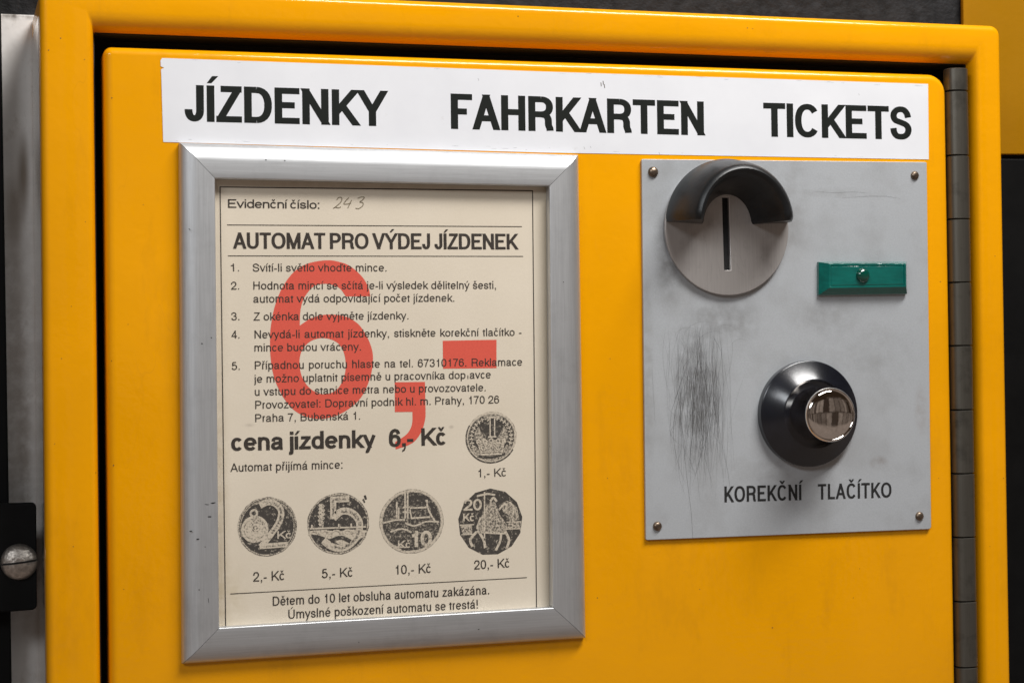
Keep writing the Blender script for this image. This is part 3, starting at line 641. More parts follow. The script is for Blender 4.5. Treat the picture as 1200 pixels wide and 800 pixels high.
# ------------------------------------------------------------------ coin panel (part of the machine's door)
tb = base_of(tm)
def loc(px, py, h=2.0):
    x, z = P(px, py, h); return x*MM-tb.x, z*MM-tb.z
mt, n, b = new_mat('grey_painted_panel')
g = noise(n, 1300, 3, .6, (1, 1, 1), .25, .75)
c = mixc(n, g, (.425, .445, .465), (.495, .515, .535))
c = mixc(n, math_(n, 'MULTIPLY', noise(n, 38, 5, .62, (1, 1, 1), .48, .75), .38), c, (.25, .245, .235))
c = mixc(n, math_(n, 'MULTIPLY', noise(n, 9, 3, .6, (1, 1, 1), .45, .7), .16), c, (.55, .56, .57))
for px, py, rx, ry, st, col in ((785, 300, 24, 85, .50, (.17, .165, .16)), (850, 375, 75, 40, .45, (.20, .195, .19)), (970, 372, 60, 30, .35, (.22, .215, .21)),
        (1030, 542, 16, 11, .55, (.20, .15, .12)), (818, 465, 46, 115, .62, (.15, .148, .145)), (910, 560, 60, 60, .28, (.24, .23, .225)),
        (1080, 480, 12, 40, .35, (.27, .21, .17)), (760, 440, 10, 190, .35, (.24, .235, .22)), (1010, 420, 120, 60, .18, (.25, .25, .25)), (985, 226, 75, 9, .3, (.25, .25, .24)), (930, 250, 30, 110, .3, (.25, .24, .23))):
    lx, lz = loc(px, py)
    c = mixc(n, math_(n, 'MULTIPLY', spot(n, lx, lz, rx/2620, ry/2700, .85), st), c, col)
n.links.new(c, b.inputs['Base Color']); setp(b, Roughness=.47, Metallic=.25)
bump(n, b, g, .00002)
PANEL = mt
PT = 1.6
panel = link('coin_panel', curve_mesh([roundquad([P(752, 186.5, PT), P(1086, 190, PT), P(1091.3, 619.5, PT), P(757, 632.5, PT)], [.8, .8, 1.6, .8])], 0.02, PT, .22), PANEL, tm)
for i, (px, py, r) in enumerate(((766, 201.5, 2.35), (1072.8, 205.5, 2.0), (771, 616.3, 2.05), (1078.3, 604.5, 2.05))):
    x, z = P(px, py, PT+.8)
    sc = link('panel_screw', lathe(x, z, [(r*1.02, PT-.1), (r, PT+.25)]+[(r*math.cos(math.radians(a)), PT+.25+r*.62*math.sin(math.radians(a))) for a in range(15, 90, 15)]+[(.01, PT+.25+r*.62)], 28), RIVET, panel)
# scratches
ST = PT+.03
mt, n, b = new_mat('scratch_dark'); setp(b, Base_Color=(.045, .042, .038, 1), Roughness=.6, Alpha=.46); SCR = mt
mt, n, b = new_mat('scratch_faint'); setp(b, Base_Color=(.07, .065, .06, 1), Roughness=.6, Alpha=.28); SCRF = mt
rs = random.Random(11)
dark, faint = [], []
for i in range(300):
    gx = rs.gauss(0, 1); x = 818+gx*18; yc = rs.gauss(468, 36); L = abs(rs.gauss(68, 40))+12
    if i < 26: x = rs.uniform(782, 856); L = rs.uniform(90, 190); yc = rs.uniform(455, 500)
    y0, y1 = max(380, yc-L/2), min(600, yc+L/2)
    k = 9; dr = rs.gauss(-1, 8); cv = rs.gauss(0, 4.5); pts = []
    for j in range(k):
        t = j/(k-1); xx = x+dr*(t-.5)+cv*math.sin(math.pi*t)+rs.gauss(0, .25); yy = y0+(y1-y0)*t
        if yy > 540: xx += (yy-540)*.03
        pts.append(P(xx, yy, ST))
    (dark if rs.random() < .40 else faint).extend(ribbon(pts, rs.uniform(.06, .17), True))
def curl(x, y, r, a0, a1, n_=10): return [P(x+r*math.cos(math.radians(a0+(a1-a0)*j/n_)), y+r*.9*math.sin(math.radians(a0+(a1-a0)*j/n_)), ST) for j in range(n_+1)]
for x, y, r, a0, a1 in ((838, 408, 22, 180, 300), (850, 395, 16, 200, 330), (868, 408, 12, 190, 320), (826, 400, 26, 170, 290), (806, 398, 16, 190, 300), (850, 440, 24, 150, 230)):
    faint.extend(ribbon(curl(x, y, r, a0, a1), .13, True))
long_ = [(806, 470), (811, 520), (815, 560), (820, 600), (822, 631)]
dark.extend(ribbon([P(x-10, y, ST) for x, y in long_], .16)); 
dark.extend(ribbon([P(x, y, ST) for x, y in ((838, 470), (846, 520), (853, 552), (858, 590))], .14, True))
faint.extend(ribbon([P(x, y, ST) for x, y in ((952, 224), (975, 226), (1000, 225), (1016, 226))], .22, True))
faint.extend(ribbon([P(x, y, ST) for x, y in ((986, 232), (1020, 230), (1038, 230), (1056, 233))], .22, True))
link('scratch_marks', flat(dark, ST), SCR, panel, False, 'stuff')
link('faint_scratch_marks', flat(faint, ST+.02), SCRF, panel, False, 'stuff')
lt = join([text_mesh('KOREKČNÍ', 849, 941.5, 588.3, 585.6, 18.6, ST+.05, .165, .15, .07),
           text_mesh('TLAČÍTKO', 958.5, 1044.8, 585.0, 582.6, 18.0, ST+.05, .165, .15, .07)])
link('button_lettering', lt, PLATE_INK, panel, False)

# coin slot: disc, guard, slot
cx, cz = P(851, 268, 2.4); DR = (P(923, 268, 2)[0]-P(779, 268, 2)[0])/2
DH = PT+2.4
slot = [P(846.3, 231.5, DH), P(854.2, 231.5, DH), P(856.6, 316.5, DH), P(848.7, 316.5, DH)]
circ = [(cx+DR*math.cos(2*math.pi*i/96), cz+DR*math.sin(2*math.pi*i/96)) for i in range(96)]
cs = link('coin_slot', curve_mesh([circ, slot], PT+.1, DH, .28), DISC_STEEL, tm)
sc_ = []
for i in range(34):
    x = rs.gauss(852, 16); y = rs.uniform(252, 330); a = rs.gauss(0, 9); L = rs.uniform(4, 22)
    if (x-851)**2+(y-268)**2 > 62**2 or 844 < x+a*.2 < 859: continue
    sc_.extend(ribbon([P(x, y-L/2, DH), P(x+a*.3, y, DH), P(x+a*.5, y+L/2, DH)], rs.uniform(.05, .12), True))
link('scrape_marks', flat([q for q in sc_ if all(math.hypot(p_[0]-cx, p_[1]-cz) < DR*.93 for p_ in q)], DH+.03), SCRF, cs, False, 'stuff')
link('slot_throat', flat([[(slot[0][0]-1, slot[0][1]+1), (slot[1][0]+1, slot[1][1]+1), (slot[2][0]+1, slot[2][1]-1), (slot[3][0]-1, slot[3][1]-1)]], PT+.15), BLACK_RUBBER_AND_SHADE, cs, False)
sec = [(DR*1.0, 0, 1.0), (DR*1.0, 1.2, 1.0), (DR*.975, 4.5, 1.0), (DR*.93, 9.5, 1.02), (DR*.86, 14.5, 1.06), (DR*.79, 18.3, 1.10), (DR*.755, 19.9, 1.11), (DR*.715, 20.5, 1.11),
       (DR*.675, 20.0, 1.11), (DR*.645, 18.6, 1.11), (DR*.60, 14.5, 1.10), (DR*.52, 8.5, 1.12), (DR*.43, 3.0, 1.18), (DR*.39, 0, 1.2)]
na = 56; rl = []
def soften(a):  # ends tucked a little so the cut edges are rounded
    return 1.0
for k in range(na+1):
    a = math.radians(3+(174)*k/na); ring = []
    e_ = min(k, na-k)
    for r, h, st in sec:
        mid_r = DR*.68; q = 1.0
        if e_ < 2: q = (0.93, .985)[e_]
        rr = mid_r+(r-mid_r)*q; hh = DH+h*q+.05
        ring.append((cx+rr*math.cos(a), cz+1.2+rr*math.sin(a)*st, hh))
    rl.append(ring)
link('coin_guard', rings(rl, True, True), BLACK_PLASTIC, cs)

# correction button
bxc, bzc = P(947.5, 484.5, 4)
R0 = (P(1004, 484, 2)[0]-P(891, 484, 2)[0])/2
prof = [(R0, PT+.05), (R0, PT+3.2)]+[(R0-.6+.6*math.cos(math.radians(a)), PT+3.2+.6*math.sin(math.radians(a))) for a in (30, 60, 90)]
prof = prof[:-1]+[(R0-.7, PT+3.8), (R0*.66, PT+9.8), (R0*.645, PT+9.95), (R0*.63, PT+9.8), (R0*.62, PT+8.2), (R0*.60, PT+8.0), (.01, PT+8.0)]
bt = link('correction_button', lathe(bxc, bzc, prof, 80), BLACK_GLOSS, tm)
RC = 12.0; CT = PT+24.8
link('button_cap', lathe(bxc, bzc, [(RC*.985, PT+7.9), (RC*.985, CT-1.9), (RC, CT-1.3), (RC, CT-.45), (RC-.25, CT-.05), (RC-.75, CT), (RC-1.0, CT-.3), (RC-1.15, CT-.35)]+
     [((RC-1.25)*math.cos(math.radians(a)), CT-.35+1.5*math.sin(math.radians(a))) for a in range(5, 90, 7)]+[(.01, CT+1.15)], 80), CHROME, bt)

# green indicator
mt, n, b = new_mat('green_lens')
c = mixc(n, noise(n, 160, 4, .6, (.5, 1, 1), .3, .7), (.0, .085, .070), (.001, .13, .105))
n.links.new(c, b.inputs['Base Color']); setp(b, Roughness=.14, Coat_Weight=.8, Coat_Roughness=.06)
bump(n, b, noise(n, 200, 3, .6, (.4, 1, 1)), .0003); GREEN = mt
mt, n, b = new_mat('dark_green_lens'); setp(b, Base_Color=(.0, .055, .035, 1), Roughness=.15, Coat_Weight=.8); DGREEN = mt
q0 = [P(957.5, 307, PT), P(1060.5, 307, PT), P(1061, 344.5, PT), P(957.5, 346, PT)]
def inset(q, l, t, r, bo, h): return [(q[0][0]+l, q[0][1]-t, h), (q[1][0]-r, q[1][1]-t, h), (q[2][0]-r, q[2][1]+bo, h), (q[3][0]+l, q[3][1]+bo, h)]
lamp = link('indicator_lamp', rings([inset(q0, 0, 0, 0, 0, PT+.05), inset(q0, 0, 0, 0, 0, PT+1.6), inset(q0, .2, .2, .2, .2, PT+1.9), inset(q0, 3.6, .9, 2.0, 3.0, PT+4.6), inset(q0, 3.8, 1.1, 2.2, 3.2, PT+4.7), inset(q0, 4.5, 1.7, 2.9, 3.8, PT+4.7), inset(q0, 4.7, 1.9, 3.1, 4.0, PT+4.35), inset(q0, 5.3, 2.4, 3.7, 4.5, PT+4.6)]), GREEN, tm, smooth=False)
gx, gz = P(1012, 322.5, PT+5.5)
link('indicator_dome', lathe(gx, gz, [(3.3, PT+4.6)]+[(3.3*math.cos(math.radians(a)), PT+4.8+2.0*math.sin(math.radians(a))) for a in range(0, 90, 15)]+[(.01, PT+6.8)], 32), DGREEN, lamp)

# ------------------------------------------------------------------ ticket sign strip
mt, n, b = new_mat('white_vinyl')
c = mixc(n, noise(n, 25, 4, .6, (1, 1, 1), .3, .7), (.74, .745, .775), (.80, .805, .83))
c = mixc(n, math_(n, 'MULTIPLY', noise(n, 120, 5, .7, (1, 1, 1), .66, .8), .35), c, (.45, .40, .36))
n.links.new(c, b.inputs['Base Color']); setp(b, Roughness=.38); bump(n, b, noise(n, 50, 2), .00015); VINYL = mt
sg = empty('ticket_sign', 'white adhesive strip reading JÍZDENKY FAHRKARTEN TICKETS across the top of the yellow door', 'sign', *P(640, 180), 0.05)
out = [P(190.0, 68.3), P(420, 76.2), P(640, 84.2), P(1087.4, 98.6), P(1088.2, 187.0), P(640, 179.0), P(191.2, 166.6), P(189.0, 90), P(188.6, 81.5), P(192.3, 79.8), P(188.3, 78), P(188, 71)]
link('strip', curve_mesh([out], 0.03, 0.18, .02), VINYL, sg)
for s_, a in (('JÍZDENKY', (216.5, 455.5, 142.3, 148.3, 42.2)), ('FAHRKARTEN', (528.5, 827, 151.2, 159.0, 40.6)), ('TICKETS', (895, 1068.5, 160.2, 164.0, 39.2))):
    link('lettering', text_mesh(s_, *a, .22, .212, .172, .0), PRINT_BLACK, sg, False)
gr = []
for i in range(46):
    x = rs.uniform(195, 1080); t = (x-191)/897; yb_ = 166.6+t*20.4; yt_ = 68.3+t*30.3
    y = yb_-rs.uniform(.8, 3.5) if rs.random() < .6 else yt_+rs.uniform(.8, 3.0)
    L = rs.uniform(1, 9); gr.extend(ribbon([P(x, y), P(x+L/2, y+rs.uniform(-.3, .3)+L*.012), P(x+L, y+L*.023)], rs.uniform(.06, .22), True))
for x, y, l_ in ((684, 172, 3), (691.5, 171.5, 2), (772, 178.5, 3), (1006, 110, 2), (560, 92, 3)): gr.extend(ribbon([P(x, y), P(x+1, y+l_)], .4, True))
link('edge_grime', flat(gr, .2), SCRF, sg, False, 'stuff')
marks = []
for x, y in ((704, 99), (708, 101), (706.5, 97)):
    marks += ribbon([P(x, y-2), P(x+.4, y+2.5)], .35)
link('staple_marks', flat(marks, .23), INK_SOFT, sg, False)

# ------------------------------------------------------------------ notice frame
nf = empty('notice_frame', 'silver aluminium picture frame with mitred corners holding the paper notice', 'frame', *P(447, 760), 0.05)
RH = 6.2
oc = [P(209.3, 168.3), P(675.3, 182.5), P(683.8, 746), P(212.6, 776)]
icn = [P(252, 209, RH), P(644, 218, RH), P(648.3, 711.7, RH), P(257, 735.3, RH)]
rp_ = [(0.0, 0.02), (0.0, 2.4), (.02, 3.0), (.06, 3.7), (.11, 4.3), (.17, 4.85), (.24, 5.35), (.31, 5.7), (.38, 5.95), (.44, 6.1), (.50, 6.16), (.80, 6.2), (.965, 6.2), (.985, 6.1), (1.0, 5.8), (1.0, .5)]
for k in range(4):
    k2 = (k+1) % 4
    A, B = Vector(oc[k]), Vector(oc[k2]); a_, b_ = Vector(icn[k]), Vector(icn[k2])
    d = (B-A).normalized()*.10
    rl = []
    for s_, (o_, i_, dd) in enumerate(((A, a_, d), (B, b_, -d))):
        rl.append([((o_+(i_-o_)*u+dd).x, (o_+(i_-o_)*u+dd).y, h) for u, h in rp_])
    link('rail', rings(rl, True, True), ALU_H if k % 2 == 0 else ALU_V, nf)
nk = []
for a, b, w_ in (((240, 590.5), (245, 591), .3), ((247, 589.5), (252.5, 588.5), .55), ((222, 622), (225, 622), .6), ((230, 631.5), (233.5, 631), .5), ((236, 402), (237.5, 403), .5), ((247, 395), (248.5, 396), .4), ((311, 187), (312.5, 187.6), .5),
                 ((333, 188), (334.5, 188.4), .5), ((233, 690), (234, 691), .4), ((240, 640), (241, 640.5), .35), ((221, 268), (223, 269), .35), ((660, 330), (661, 331), .3), ((560, 737), (562, 736.5), .3), ((420, 752), (421, 752), .35), ((244, 700), (244.6, 706), .2)):
    nk += ribbon([P(*a, RH+.05), P((a[0]+b[0])/2, (a[1]+b[1])/2+.2, RH+.05), P(*b, RH+.05)], w_, True)
link('nick_marks', flat(nk, RH+.03), INK_SOFT if False else PRINT_BLACK, nf, False, 'stuff')
cen = sum((Vector(v) for v in icn), Vector((0, 0)))/4
def grow(q, f): return [tuple(cen+(Vector(v)-cen)*f) for v in q]
link('backing_board', curve_mesh([grow(icn, 1.05)], 0.05, .55, .05), BLACK_METAL, nf)

# ------------------------------------------------------------------ printed notice
PH = 1.0
mt, n, b = new_mat('aged_paper')
c = mixc(n, noise(n, 18, 4, .6, (1, 1, 1), .3, .7), (.67, .585, .46), (.73, .645, .52))
c = mixc(n, math_(n, 'MULTIPLY', noise(n, 1400, 3, .7, (1, 1, 1), .3, .75), .14), c, (.42, .35, .26))
nb = P(447, 735)
def ploc(px, py): 
    x, z = P(px, py, PH); return (x-nb[0])*MM, (z-nb[1])*MM
for px, py, rx, ry, st, col in ((656, 460, 32, 900, .8, (.27, .215, .12)), (255, 600, 16, 250, .5, (.42, .33, .20)), (440, 205, 260, 24, .55, (.34, .27, .17)), (268, 700, 30, 60, .35, (.45, .36, .2)), (292, 498, 8, 3, .5, (.3, .25, .2)), (529, 500, 5, 3, .5, (.3, .25, .2))):  # right margin and top edge paint in the frame's shade; others are stains
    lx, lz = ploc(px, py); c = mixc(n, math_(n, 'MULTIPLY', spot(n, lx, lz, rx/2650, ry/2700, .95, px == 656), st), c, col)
n.links.new(c, b.inputs['Base Color']); setp(b, Roughness=.75); bump(n, b, noise(n, 700, 4, .7), .00005); PAPER = mt
ns = empty('printed_notice', 'yellowed paper notice with big red 6,- price and five coin pictures, inside the silver frame', 'notice', nb[0], nb[1], PH)
link('paper', curve_mesh([grow(icn, 1.035)], PH-.35, PH, .02), PAPER, ns)
def rule(x0, y0, x1, y1, wd=.32, name='rule_line'):
    link(name, flat(ribbon([P(x0, y0, PH), P(x1, y1, PH)], wd), PH+.09), INK, ns, False)
rule(257.8, 219.2, 624.2, 223.6, .42); rule(257.8, 219, 264.5, 742, .42); rule(624, 223.4, 628.7, 716, .42)
rule(266, 263.6, 611.5, 265.6); rule(267, 299.8, 613, 300.4); rule(269.8, 695.4, 617.5, 676.2)
def tl(s_, xl, xr, bl, br_, cap, wx=.137, wy=.118, track=0.0, word=1.0, name='text_line', mat=None):
    link(name, text_mesh(s_, xl, xr, bl, br_, cap, PH+.12, wx, wy, track, word), mat or INK, ns, False)
tl('Evidenční číslo:', 267.2, 374.3, 243.4, 244.8, 10.0, .175, .14)
tl('AUTOMAT PRO VÝDEJ JÍZDENEK', 273, 608, 291.4, 292.2, 18.6, .195, .155, name='heading')
for y, s_ in ((318, '1.'), (339.3, '2.'), (375.2, '3.'), (396.5, '4.'), (433.3, '5.')):
    tl(s_, 270.8+(y-318)*.007, 280.2+(y-318)*.007, y, y-.3, 9.2, name='list_number')
for s_, a in (('Svítí-li světlo vhoďte mince.', (296.3, 453, 318.2, 318)),
              ('Hodnota mincí se sčítá je-li výsledek dělitelný šesti,', (297, 581.3, 339.2, 338.4)),
              ('automat vydá odpovídající počet jízdenek.', (297, 532.5, 354.6, 353.3)),
              ('Z okénka dole vyjměte jízdenky.', (297.2, 478.7, 375.4, 374.0)),
              ('Nevydá-li automat jízdenky, stiskněte korekční tlačítko -', (298, 611.3, 396.4, 393.3)),
              ('mince budou vráceny.', (298.2, 423, 411.7, 410.4)),
              ('Případnou poruchu hlaste na tel. 67310176. Reklamace', (298.7, 612, 432.6, 428.2)),
              ('u vstupu do stanice metra nebo u provozovatele.', (298.7, 569.2, 463.4, 458)),
              ('Provozovatel: Dopravní podnik hl. m. Prahy, 170 26', (299.2, 585, 478.8, 472.3)),
              ('Praha 7, Bubenská 1.', (299.2, 422, 494.3, 491.3))):
    tl(s_, *a, 9.3, word=1.25 if 'Nevydá' in s_ or 'Případnou' in s_ else 1.0)
tl('je možno uplatnit písemně u pracovníka dop', 298, 545.6, 448.3, 443.6, 9.3)
tl('avce', 550.6, 575.2, 443.6, 443.1, 9.3)
link('text_line', flat(ribbon([P(548.2, 439.5, PH), P(548.3, 443.8, PH)], .35), PH+.12), INK, ns, False)
tl('cena jízdenky', 271, 440.4, 528.2, 523.9, 21.0, .205, .17, name='price_line')
tl('6,-', 456, 484.5, 523.6, 522.6, 21.0, .205, .17, name='price_line'); tl('Kč', 494, 522.3, 522, 521, 20.5, .205, .17, name='price_line')
tl('Automat přijímá mince:', 270, 401.4, 552.5, 548.6, 9.8)
for s_, a in (('1,- Kč', (560.8, 593, 558.8, 557.6, 9.6)), ('2,- Kč', (296.8, 333.2, 681, 679, 11.0)), ('5,- Kč', (377.2, 413.2, 677, 675, 10.8)),
              ('10,- Kč', (464, 504.9, 672.6, 670.6, 10.8)), ('20,- Kč', (555.8, 597, 666.8, 664.3, 10.6))):
    tl(s_, *a, name='coin_caption')
tl('Dětem do 10 let obsluha automatu zakázána.', 319.7, 573.4, 709.3, 695.7, 10.6)
tl('Úmyslné poškození automatu se trestá!', 338, 560, 724.6, 712.4, 10.6)
# pencilled number
def strokes(lst, wd, h, mat, name, parent, smooth_=True):
    pol = []
    for s_ in lst:
        pts = [P(x, y, PH) for x, y in s_]
        if len(pts) > 2 and smooth_:
            q = []
            for i in range(len(pts)-1):
                p0, p1, p2, p3 = (Vector(pts[max(0, min(len(pts)-1, i+j-1))]) for j in range(4))
                for j in range(5):
                    t = j/5; q.append(tuple(.5*((2*p1)+(p2-p0)*t+(2*p0-5*p1+4*p2-p3)*t*t+(3*p1-p0-3*p2+p3)*t**3)))
            pts = q+[pts[-1]]
        pol += ribbon(pts, wd)
    return link(name, flat(pol, h), mat, parent, False)
strokes([[(394.5, 234.5), (397, 231.5), (400.5, 232), (399.5, 236.5), (395, 241), (390.5, 244.2), (393, 243), (396.5, 243.6), (399.5, 242.4)],
         [(409, 231.5), (405.5, 235), (402.8, 238.6), (406, 239.2), (411.2, 238.2)], [(412, 234.5), (409.5, 239.5), (407.6, 244)],
         [(419, 232.5), (423, 231), (427, 231.4), (424.6, 234.6), (421.4, 236.8), (425.2, 237.6), (425, 241), (420.6, 244.4), (416.6, 244)]], .33, PH+.12, PENCIL, 'handwritten_number', ns)
# big red price
six_o = [(382.5, 305), (398, 307), (411, 312.3), (425, 325), (432, 338), (433.8, 346.9)]
six_in = [(405.2, 347.3), (398.5, 338.2), (390, 334), (380, 332.5), (368, 335.2), (357, 348), (352.2, 363), (351.2, 381.5)]
six_b = [(363, 373.2), (380, 368.7), (401.7, 370), (418, 378), (428.5, 391.7), (435.5, 408), (437, 423), (433.6, 443), (423.5, 465), (406.7, 480.3), (387, 489), (366.7, 490), (346.7, 482), (331.7, 465), (321.5, 443), (317.2, 420), (316.5, 395), (318, 378), (322, 359), (330, 338.5), (343, 320), (360, 309)]
def cr_open(pts, n_=5):
    q = []
    for i in range(len(pts)-1):
        p0, p1, p2, p3 = (Vector(pts[max(0, min(len(pts)-1, i+j-1))]) for j in range(4))
        for j in range(n_):
            t = j/n_; q.append(tuple(.5*((2*p1)+(p2-p0)*t+(2*p0-5*p1+4*p2-p3)*t*t+(3*p1-p0-3*p2+p3)*t**3)))
    return q+[tuple(pts[-1])]
o6 = cr_open(six_b+six_o)+cr_open(six_in)
hole = smooth_loop([(378.3, 396), (393.3, 400), (401.7, 410), (405.2, 426), (403, 441.7), (395, 456), (381, 461.9), (366.7, 457.5), (355.5, 445), (351, 428), (353.3, 411.7), (363.5, 400)])
comma = [(462.5, 447.7), (498, 447.3)]+cr_open([(498.7, 484), (498, 492), (493.7, 506), (483, 519), (463.7, 526.3)])+cr_open([(463, 517.8), (476.5, 508.5), (482.6, 497.5), (483.3, 482.4)])+[(462.7, 482.6)]
dash = [(518.8, 399.2), (581.8, 398), (581.8, 431.2), (519.2, 431.9)]
red = [link('red_price', curve_mesh([[P(*q, PH) for q in k] for k in cs_], PH+.05, PH+.05), RED, ns, False, label='large red printed '+nm)
       for cs_, nm in (([o6, hole], 'numeral six'), ([comma], 'comma'), ([dash], 'dash'))]

# coin pictures: photocopied coins
def coin_mat(name, lo, hi, sc):
    mt, n, b = new_mat(name)
    z = noise(n, sc, 4, .75, (1, 1, 1), lo, hi)
    n.links.new(mixc(n, z, (.050, .042, .034), (.58, .50, .39)), b.inputs['Base Color']); setp(b, Roughness=.8); return mt
CDARK = coin_mat('coin_print_dark', .55, .70, 650); CMID = coin_mat('coin_print_mottled', .40, .60, 1100); CLIGHT = coin_mat('coin_print_light', .28, .50, 1100)
CRIM = coin_mat('coin_print_rim', .42, .56, 1500)
def coin(pcx, pcy, rx, ry, base, nside=48, rough_=.012, rot=0.0):
    rc = random.Random(int(pcx))
    T = lambda u, v: P(pcx+u*rx, pcy-v*ry-u*rx*.035, PH)
    cir = [T((1+rc.uniform(-rough_, rough_))*math.cos(rot+2*math.pi*i/nside), (1+rc.uniform(-rough_, rough_))*math.sin(rot+2*math.pi*i/nside)) for i in range(nside)]
    c_ = link('coin_picture', flat([cir], PH+.04), base, ns, False)
    def st(pts, wd, mat=CLIGHT, lvl=1, nm='coin_relief'):
        q = [T(*p) for p in cr_open([Vector(p) for p in pts], 4)] if len(pts) > 2 else [T(*p) for p in pts]
        return ribbon(q, wd*rx/2.65)
    def put(polys, mat, lvl, nm='coin_relief'):
        if polys: link(nm, flat(polys, PH+.04+.03*lvl), mat, c_, False)
    def arc(u, v, r, a0, a1, k=14, ry_=None): return [(u+r*math.cos(math.radians(a0+(a1-a0)*i/k)), v+(ry_ or r)*math.sin(math.radians(a0+(a1-a0)*i/k))) for i in range(k+1)]
    def poly(pts): return [T(*p) for p in pts]
    def txt(s_, u0, u1, v, cap, mat, lvl, wx=.2, wy=.17, nm='coin_numeral'):
        A, B = (pcx+u0*rx, pcy-v*ry-u0*rx*.035), (pcx+u1*rx, pcy-v*ry-u1*rx*.035)
        link(nm, text_mesh(s_, A[0], B[0], A[1], B[1], cap*ry, PH+.04+.03*lvl, wx, wy), mat, c_, False)
    return st, put, arc, poly, txt, T
# 2
st, put, arc, poly, txt, T = coin(313.2, 616.8, 34.8, 34.6, CDARK)
put(st(arc(0, 0, .965, 0, 360, 40), .05)+st(arc(0, 0, .90, -60, 200, 30), .03)+st(arc(0, 0, .86, 20, 120, 16), .025), CRIM, 1)
put([poly(arc(-.42, -.07, .46, 0, 350, 30))]+st(arc(-.45, .47, .11, 0, 360, 10), .07), CLIGHT, 2)
put(st(arc(-.42, -.07, .36, 0, 340, 20), .02)+st(arc(-.38, 0, .15, 60, 330, 12), .03)+st(arc(-.36, .02, .22, 10, 150, 10), .03)+st(arc(-.40, -.02, .06, 0, 360, 8), .03), CMID, 3)
two = [(-.25, .72), (.0, .83), (.25, .78), (.44, .58), (.46, .35), (.36, .08), (.15, -.22), (-.22, -.68)]
put(st(two, .20)+st([(-.26, -.66), (.70, -.62)], .17), CLIGHT, 4)
put(st([(u+.0, v-.01) for u, v in two[1:-1]], .07)+st([(-.05, -.665), (.6, -.64)], .05), CMID, 5)
txt('Kč', .34, .80, -.42, .26, CLIGHT, 4)
# 5
st, put, arc, poly, txt, T = coin(396.2, 613.3, 36.3, 35.8, CDARK)
put(st(arc(0, 0, .965, 0, 360, 40), .05), CRIM, 1)
put([poly([(-.95, -.30), (-.60, -.36), (-.2, -.52), (.1, -.72), (.3, -.78), (.75, -.50), (.88, -.42), (.95, -.25), (.4, -.20), (.0, -.25), (-.5, -.18), (-.9, -.2)])], CLIGHT, 1)
five = [(-.16, .18), (.1, .40), (.42, .36), (.66, .10), (.68, -.22), (.50, -.58), (.15, -.80), (-.2, -.74), (-.48, -.52)]
put(st(five, .22)+st([(-.16, .16), (-.16, .88)], .19)+st([(-.24, .80), (.36, .80)], .19), CLIGHT, 3)
put(st(five[1:-1], .08)+st([(-.16, .25), (-.16, .8)], .06)+st([(-.1, .80), (.30, .80)], .06), CMID, 4)
put(st([(-.92, -.13), (.9, -.13)], .05)+sum([st(arc(-.78+.36*i, -.36, .15, 10, 170, 8), .05) for i in range(5)], [])+sum([st([(u, -.12), (u, .0)], .05) for u in (-.85, -.5, .02, .42)], []), CLIGHT, 5)
put(st([(-.25, -.55), (.1, -.45), (.4, -.60)], .12), CDARK, 5)
lt = [(-.62, .62), (-.48, .60), (-.60, .50), (-.46, .46), (-.62, .38), (-.46, .34), (-.62, .26), (-.48, .20), (-.62, .12), (-.50, .06), (-.62, -.02)]
put(st(lt, .09), CLIGHT, 5)
put(st([(.86, .90), (.90, .76)], .07)+st([(.80, .78), (.86, .66)], .05), CDARK, 1)
# 10
st, put, arc, poly, txt, T = coin(482.2, 610.6, 37.6, 37.6, CMID)
put([poly(arc(0, 0, .90, 0, 360, 40))], coin_mat('coin_print_grey', .50, .68, 900), .5)
put(st(arc(0, 0, .95, 0, 360, 40), .07), CLIGHT, 1)
put([poly([(-.12, .88), (.25, .90), (.55, .74), (.52, .55), (.05, .50), (-.10, .42)]), poly([(.60, .62), (.85, .30), (.90, .02), (.62, .10)]), poly([(-.58, -.62), (-.2, -.50), (.05, -.88), (-.25, -.92)])], CDARK, 1)
put(st([(-.20, .90), (-.20, .10)], .05)+st([(-.12, .90), (-.12, .10)], .05)+st([(-.26, .45), (-.06, .45)], .05)+st([(-.28, .30), (-.04, .30)], .05)+st([(-.46, .62), (-.46, .10)], .05)+st([(-.40, .45), (-.40, .10)], .04)
    +st([(-.05, .42), (.48, .42)], .05)+st([(-.02, .10), (.58, .12)], .05)+st([(.48, .66), (.50, .42), (.62, .16), (.72, .0)], .05)+st([(-.05, .38), (.0, .10)], .04)
    +st([(-.9, -.02), (-.5, .06), (-.2, .06)], .05)+st([(-.2, -.04), (.1, -.14), (.45, -.02), (.85, -.04)], .05)+st([(-.66, -.30), (-.3, -.22), (.0, -.34)], .05), CLIGHT, 2)
put(st([(-.55, -.76), (-.15, -.80)], .04), CLIGHT, 2)
txt('Kč', -.42, -.04, -.82, .24, CLIGHT, 4); txt('10', .02, .64, -.80, .50, CLIGHT, 4, .22, .2)
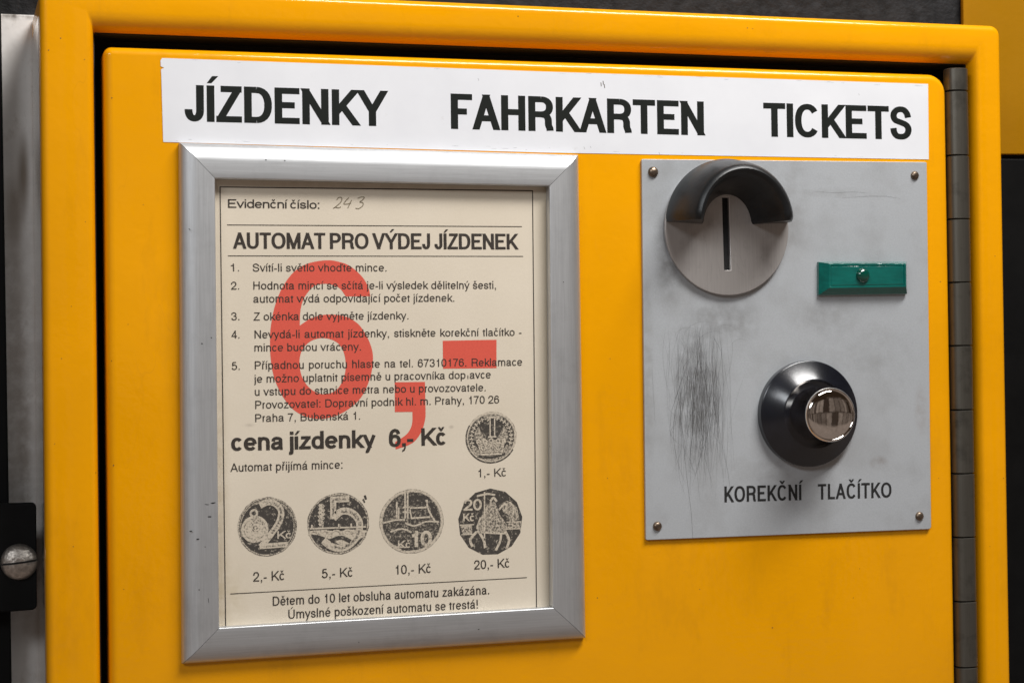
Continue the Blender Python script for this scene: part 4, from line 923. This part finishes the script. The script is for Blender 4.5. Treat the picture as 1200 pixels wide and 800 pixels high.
# 20 (thirteen-sided)
st, put, arc, poly, txt, T = coin(574.5, 611.2, 37.8, 39.2, CDARK, 13, .0, .12)
put([poly([(-.16, .42), (.0, .62), (.16, .58), (.30, .20), (.52, -.10), (.50, -.38), (.1, -.32), (-.40, -.26), (-.44, -.12), (-.30, .12)])], CMID, 1)
put([poly([(.32, .52), (.50, .62), (.62, .58), (.84, .40), (.90, .05), (.60, -.05), (.55, .20), (.40, .28)])], CMID, 1)
put(st([(-.18, .90), (-.18, -.78)], .045)+st([(-.42, .78), (-.1, .84), (.15, .80)], .06)+st([(-.42, -.28), (-.62, -.50), (-.55, -.72)], .08)+st([(-.34, -.30), (-.20, -.55), (-.16, -.76)], .08)
    +st([(.46, -.30), (.58, -.55), (.50, -.82)], .08)+st([(.34, -.34), (.30, -.60), (.16, -.86)], .07)+st([(-.44, -.28), (.1, -.34), (.5, -.36)], .05)+st([(-.30, .15), (-.42, -.2)], .06)
    +st([(.0, .62), (.1, .72), (.2, .60)], .07)+st([(.26, .35), (.44, .52), (.50, .44), (.44, .30)], .06)+st([(.6, .58), (.72, .42), (.70, .2)], .05), CLIGHT, 2)
put([poly([(-.94, -.06), (-.56, -.06), (-.56, -.34), (-.86, -.34)]), poly([(.54, -.02), (.96, -.02), (.93, -.22), (.54, -.22)])], CRIM, 2)
put(st([(-.95, -.06), (-.5, -.06)], .03)+st([(-.9, -.35), (-.5, -.35)], .03)+st([(.5, -.02), (.96, -.02)], .03)+st([(.5, -.23), (.94, -.23)], .03), CLIGHT, 3)
txt('20', -.82, -.26, .36, .34, CLIGHT, 4); txt('Kč', -.84, -.50, .04, .24, CLIGHT, 4)
# 1
st, put, arc, poly, txt, T = coin(575.6, 512.2, 29.8, 30.0, CMID, 48, .018)
put(st(arc(0, 0, .95, 0, 360, 40), .07), CLIGHT, 1)
put([poly(arc(0, .22, .52, 20, 160, 12)+[(-.2, -.1), (.2, -.1)])], CDARK, 1)
put(st(arc(0, 0, .985, 150, 330, 20), .05)+st([(-.55, -.72), (.0, -.78), (.55, -.66)], .09)+st(arc(0, 0, .62, 190, 230, 6), .1)+st(arc(0, 0, .62, 310, 350, 6), .1), CDARK, 2)
rk = random.Random(3); seg = []; seg2 = []
for a in list(range(95+20, 205, 11))+list(range(-20, 70, 11)):
    c_, s_ = math.cos(math.radians(a)), math.sin(math.radians(a)); p_, q_ = (-s_*.05, c_*.05), (c_*.08, s_*.08)
    u, v = .78*c_, .78*s_
    seg2 += st([(u-q_[0]*1.4, v-q_[1]*1.4), (u+q_[0]*1.4, v+q_[1]*1.4)], .13)
    seg += st([(u+p_[0]-q_[0], v+p_[1]-q_[1]), (u+p_[0]*.6+q_[0], v+p_[1]*.6+q_[1])], .05)+st([(u-p_[0], v-p_[1]), (u+p_[0], v+p_[1])], .04)
put(seg2, CDARK, 3); put(seg, CLIGHT, 4)
crown = st([(-.42, -.66), (.42, -.66)], .06)+st([(-.42, -.56), (.42, -.56)], .04)+st([(-.42, -.60), (-.52, -.14)], .06)+st([(.42, -.60), (.52, -.12)], .06)
for u in (-.34, -.12, .12, .34): crown += st(arc(u, -.34, .10, -30, 210, 8), .045)
for u in (-.5, -.24, .0, .26, .5): crown += st(arc(u, -.16+(.04 if u == 0 else 0), .07, 0, 360, 8), .05)
crown += st([(-.5, -.2), (-.3, -.5), (0, -.24), (.3, -.5), (.5, -.18)], .05)
put(crown, CLIGHT, 4)
put(st([(-.10, .78), (.20, .78)], .06)+st([(-.13, .02), (.19, .02)], .06)+st([(-.045, .74), (-.045, .04)], .05)+st([(.13, .74), (.13, .04)], .05)+st([(-.045, .74), (-.16, .64)], .05), CLIGHT, 4)
put(st([(.045, .72), (.045, .06)], .07), CDARK, 4)
for o in list(C.objects):
    if '_base' in o: del o['_base']
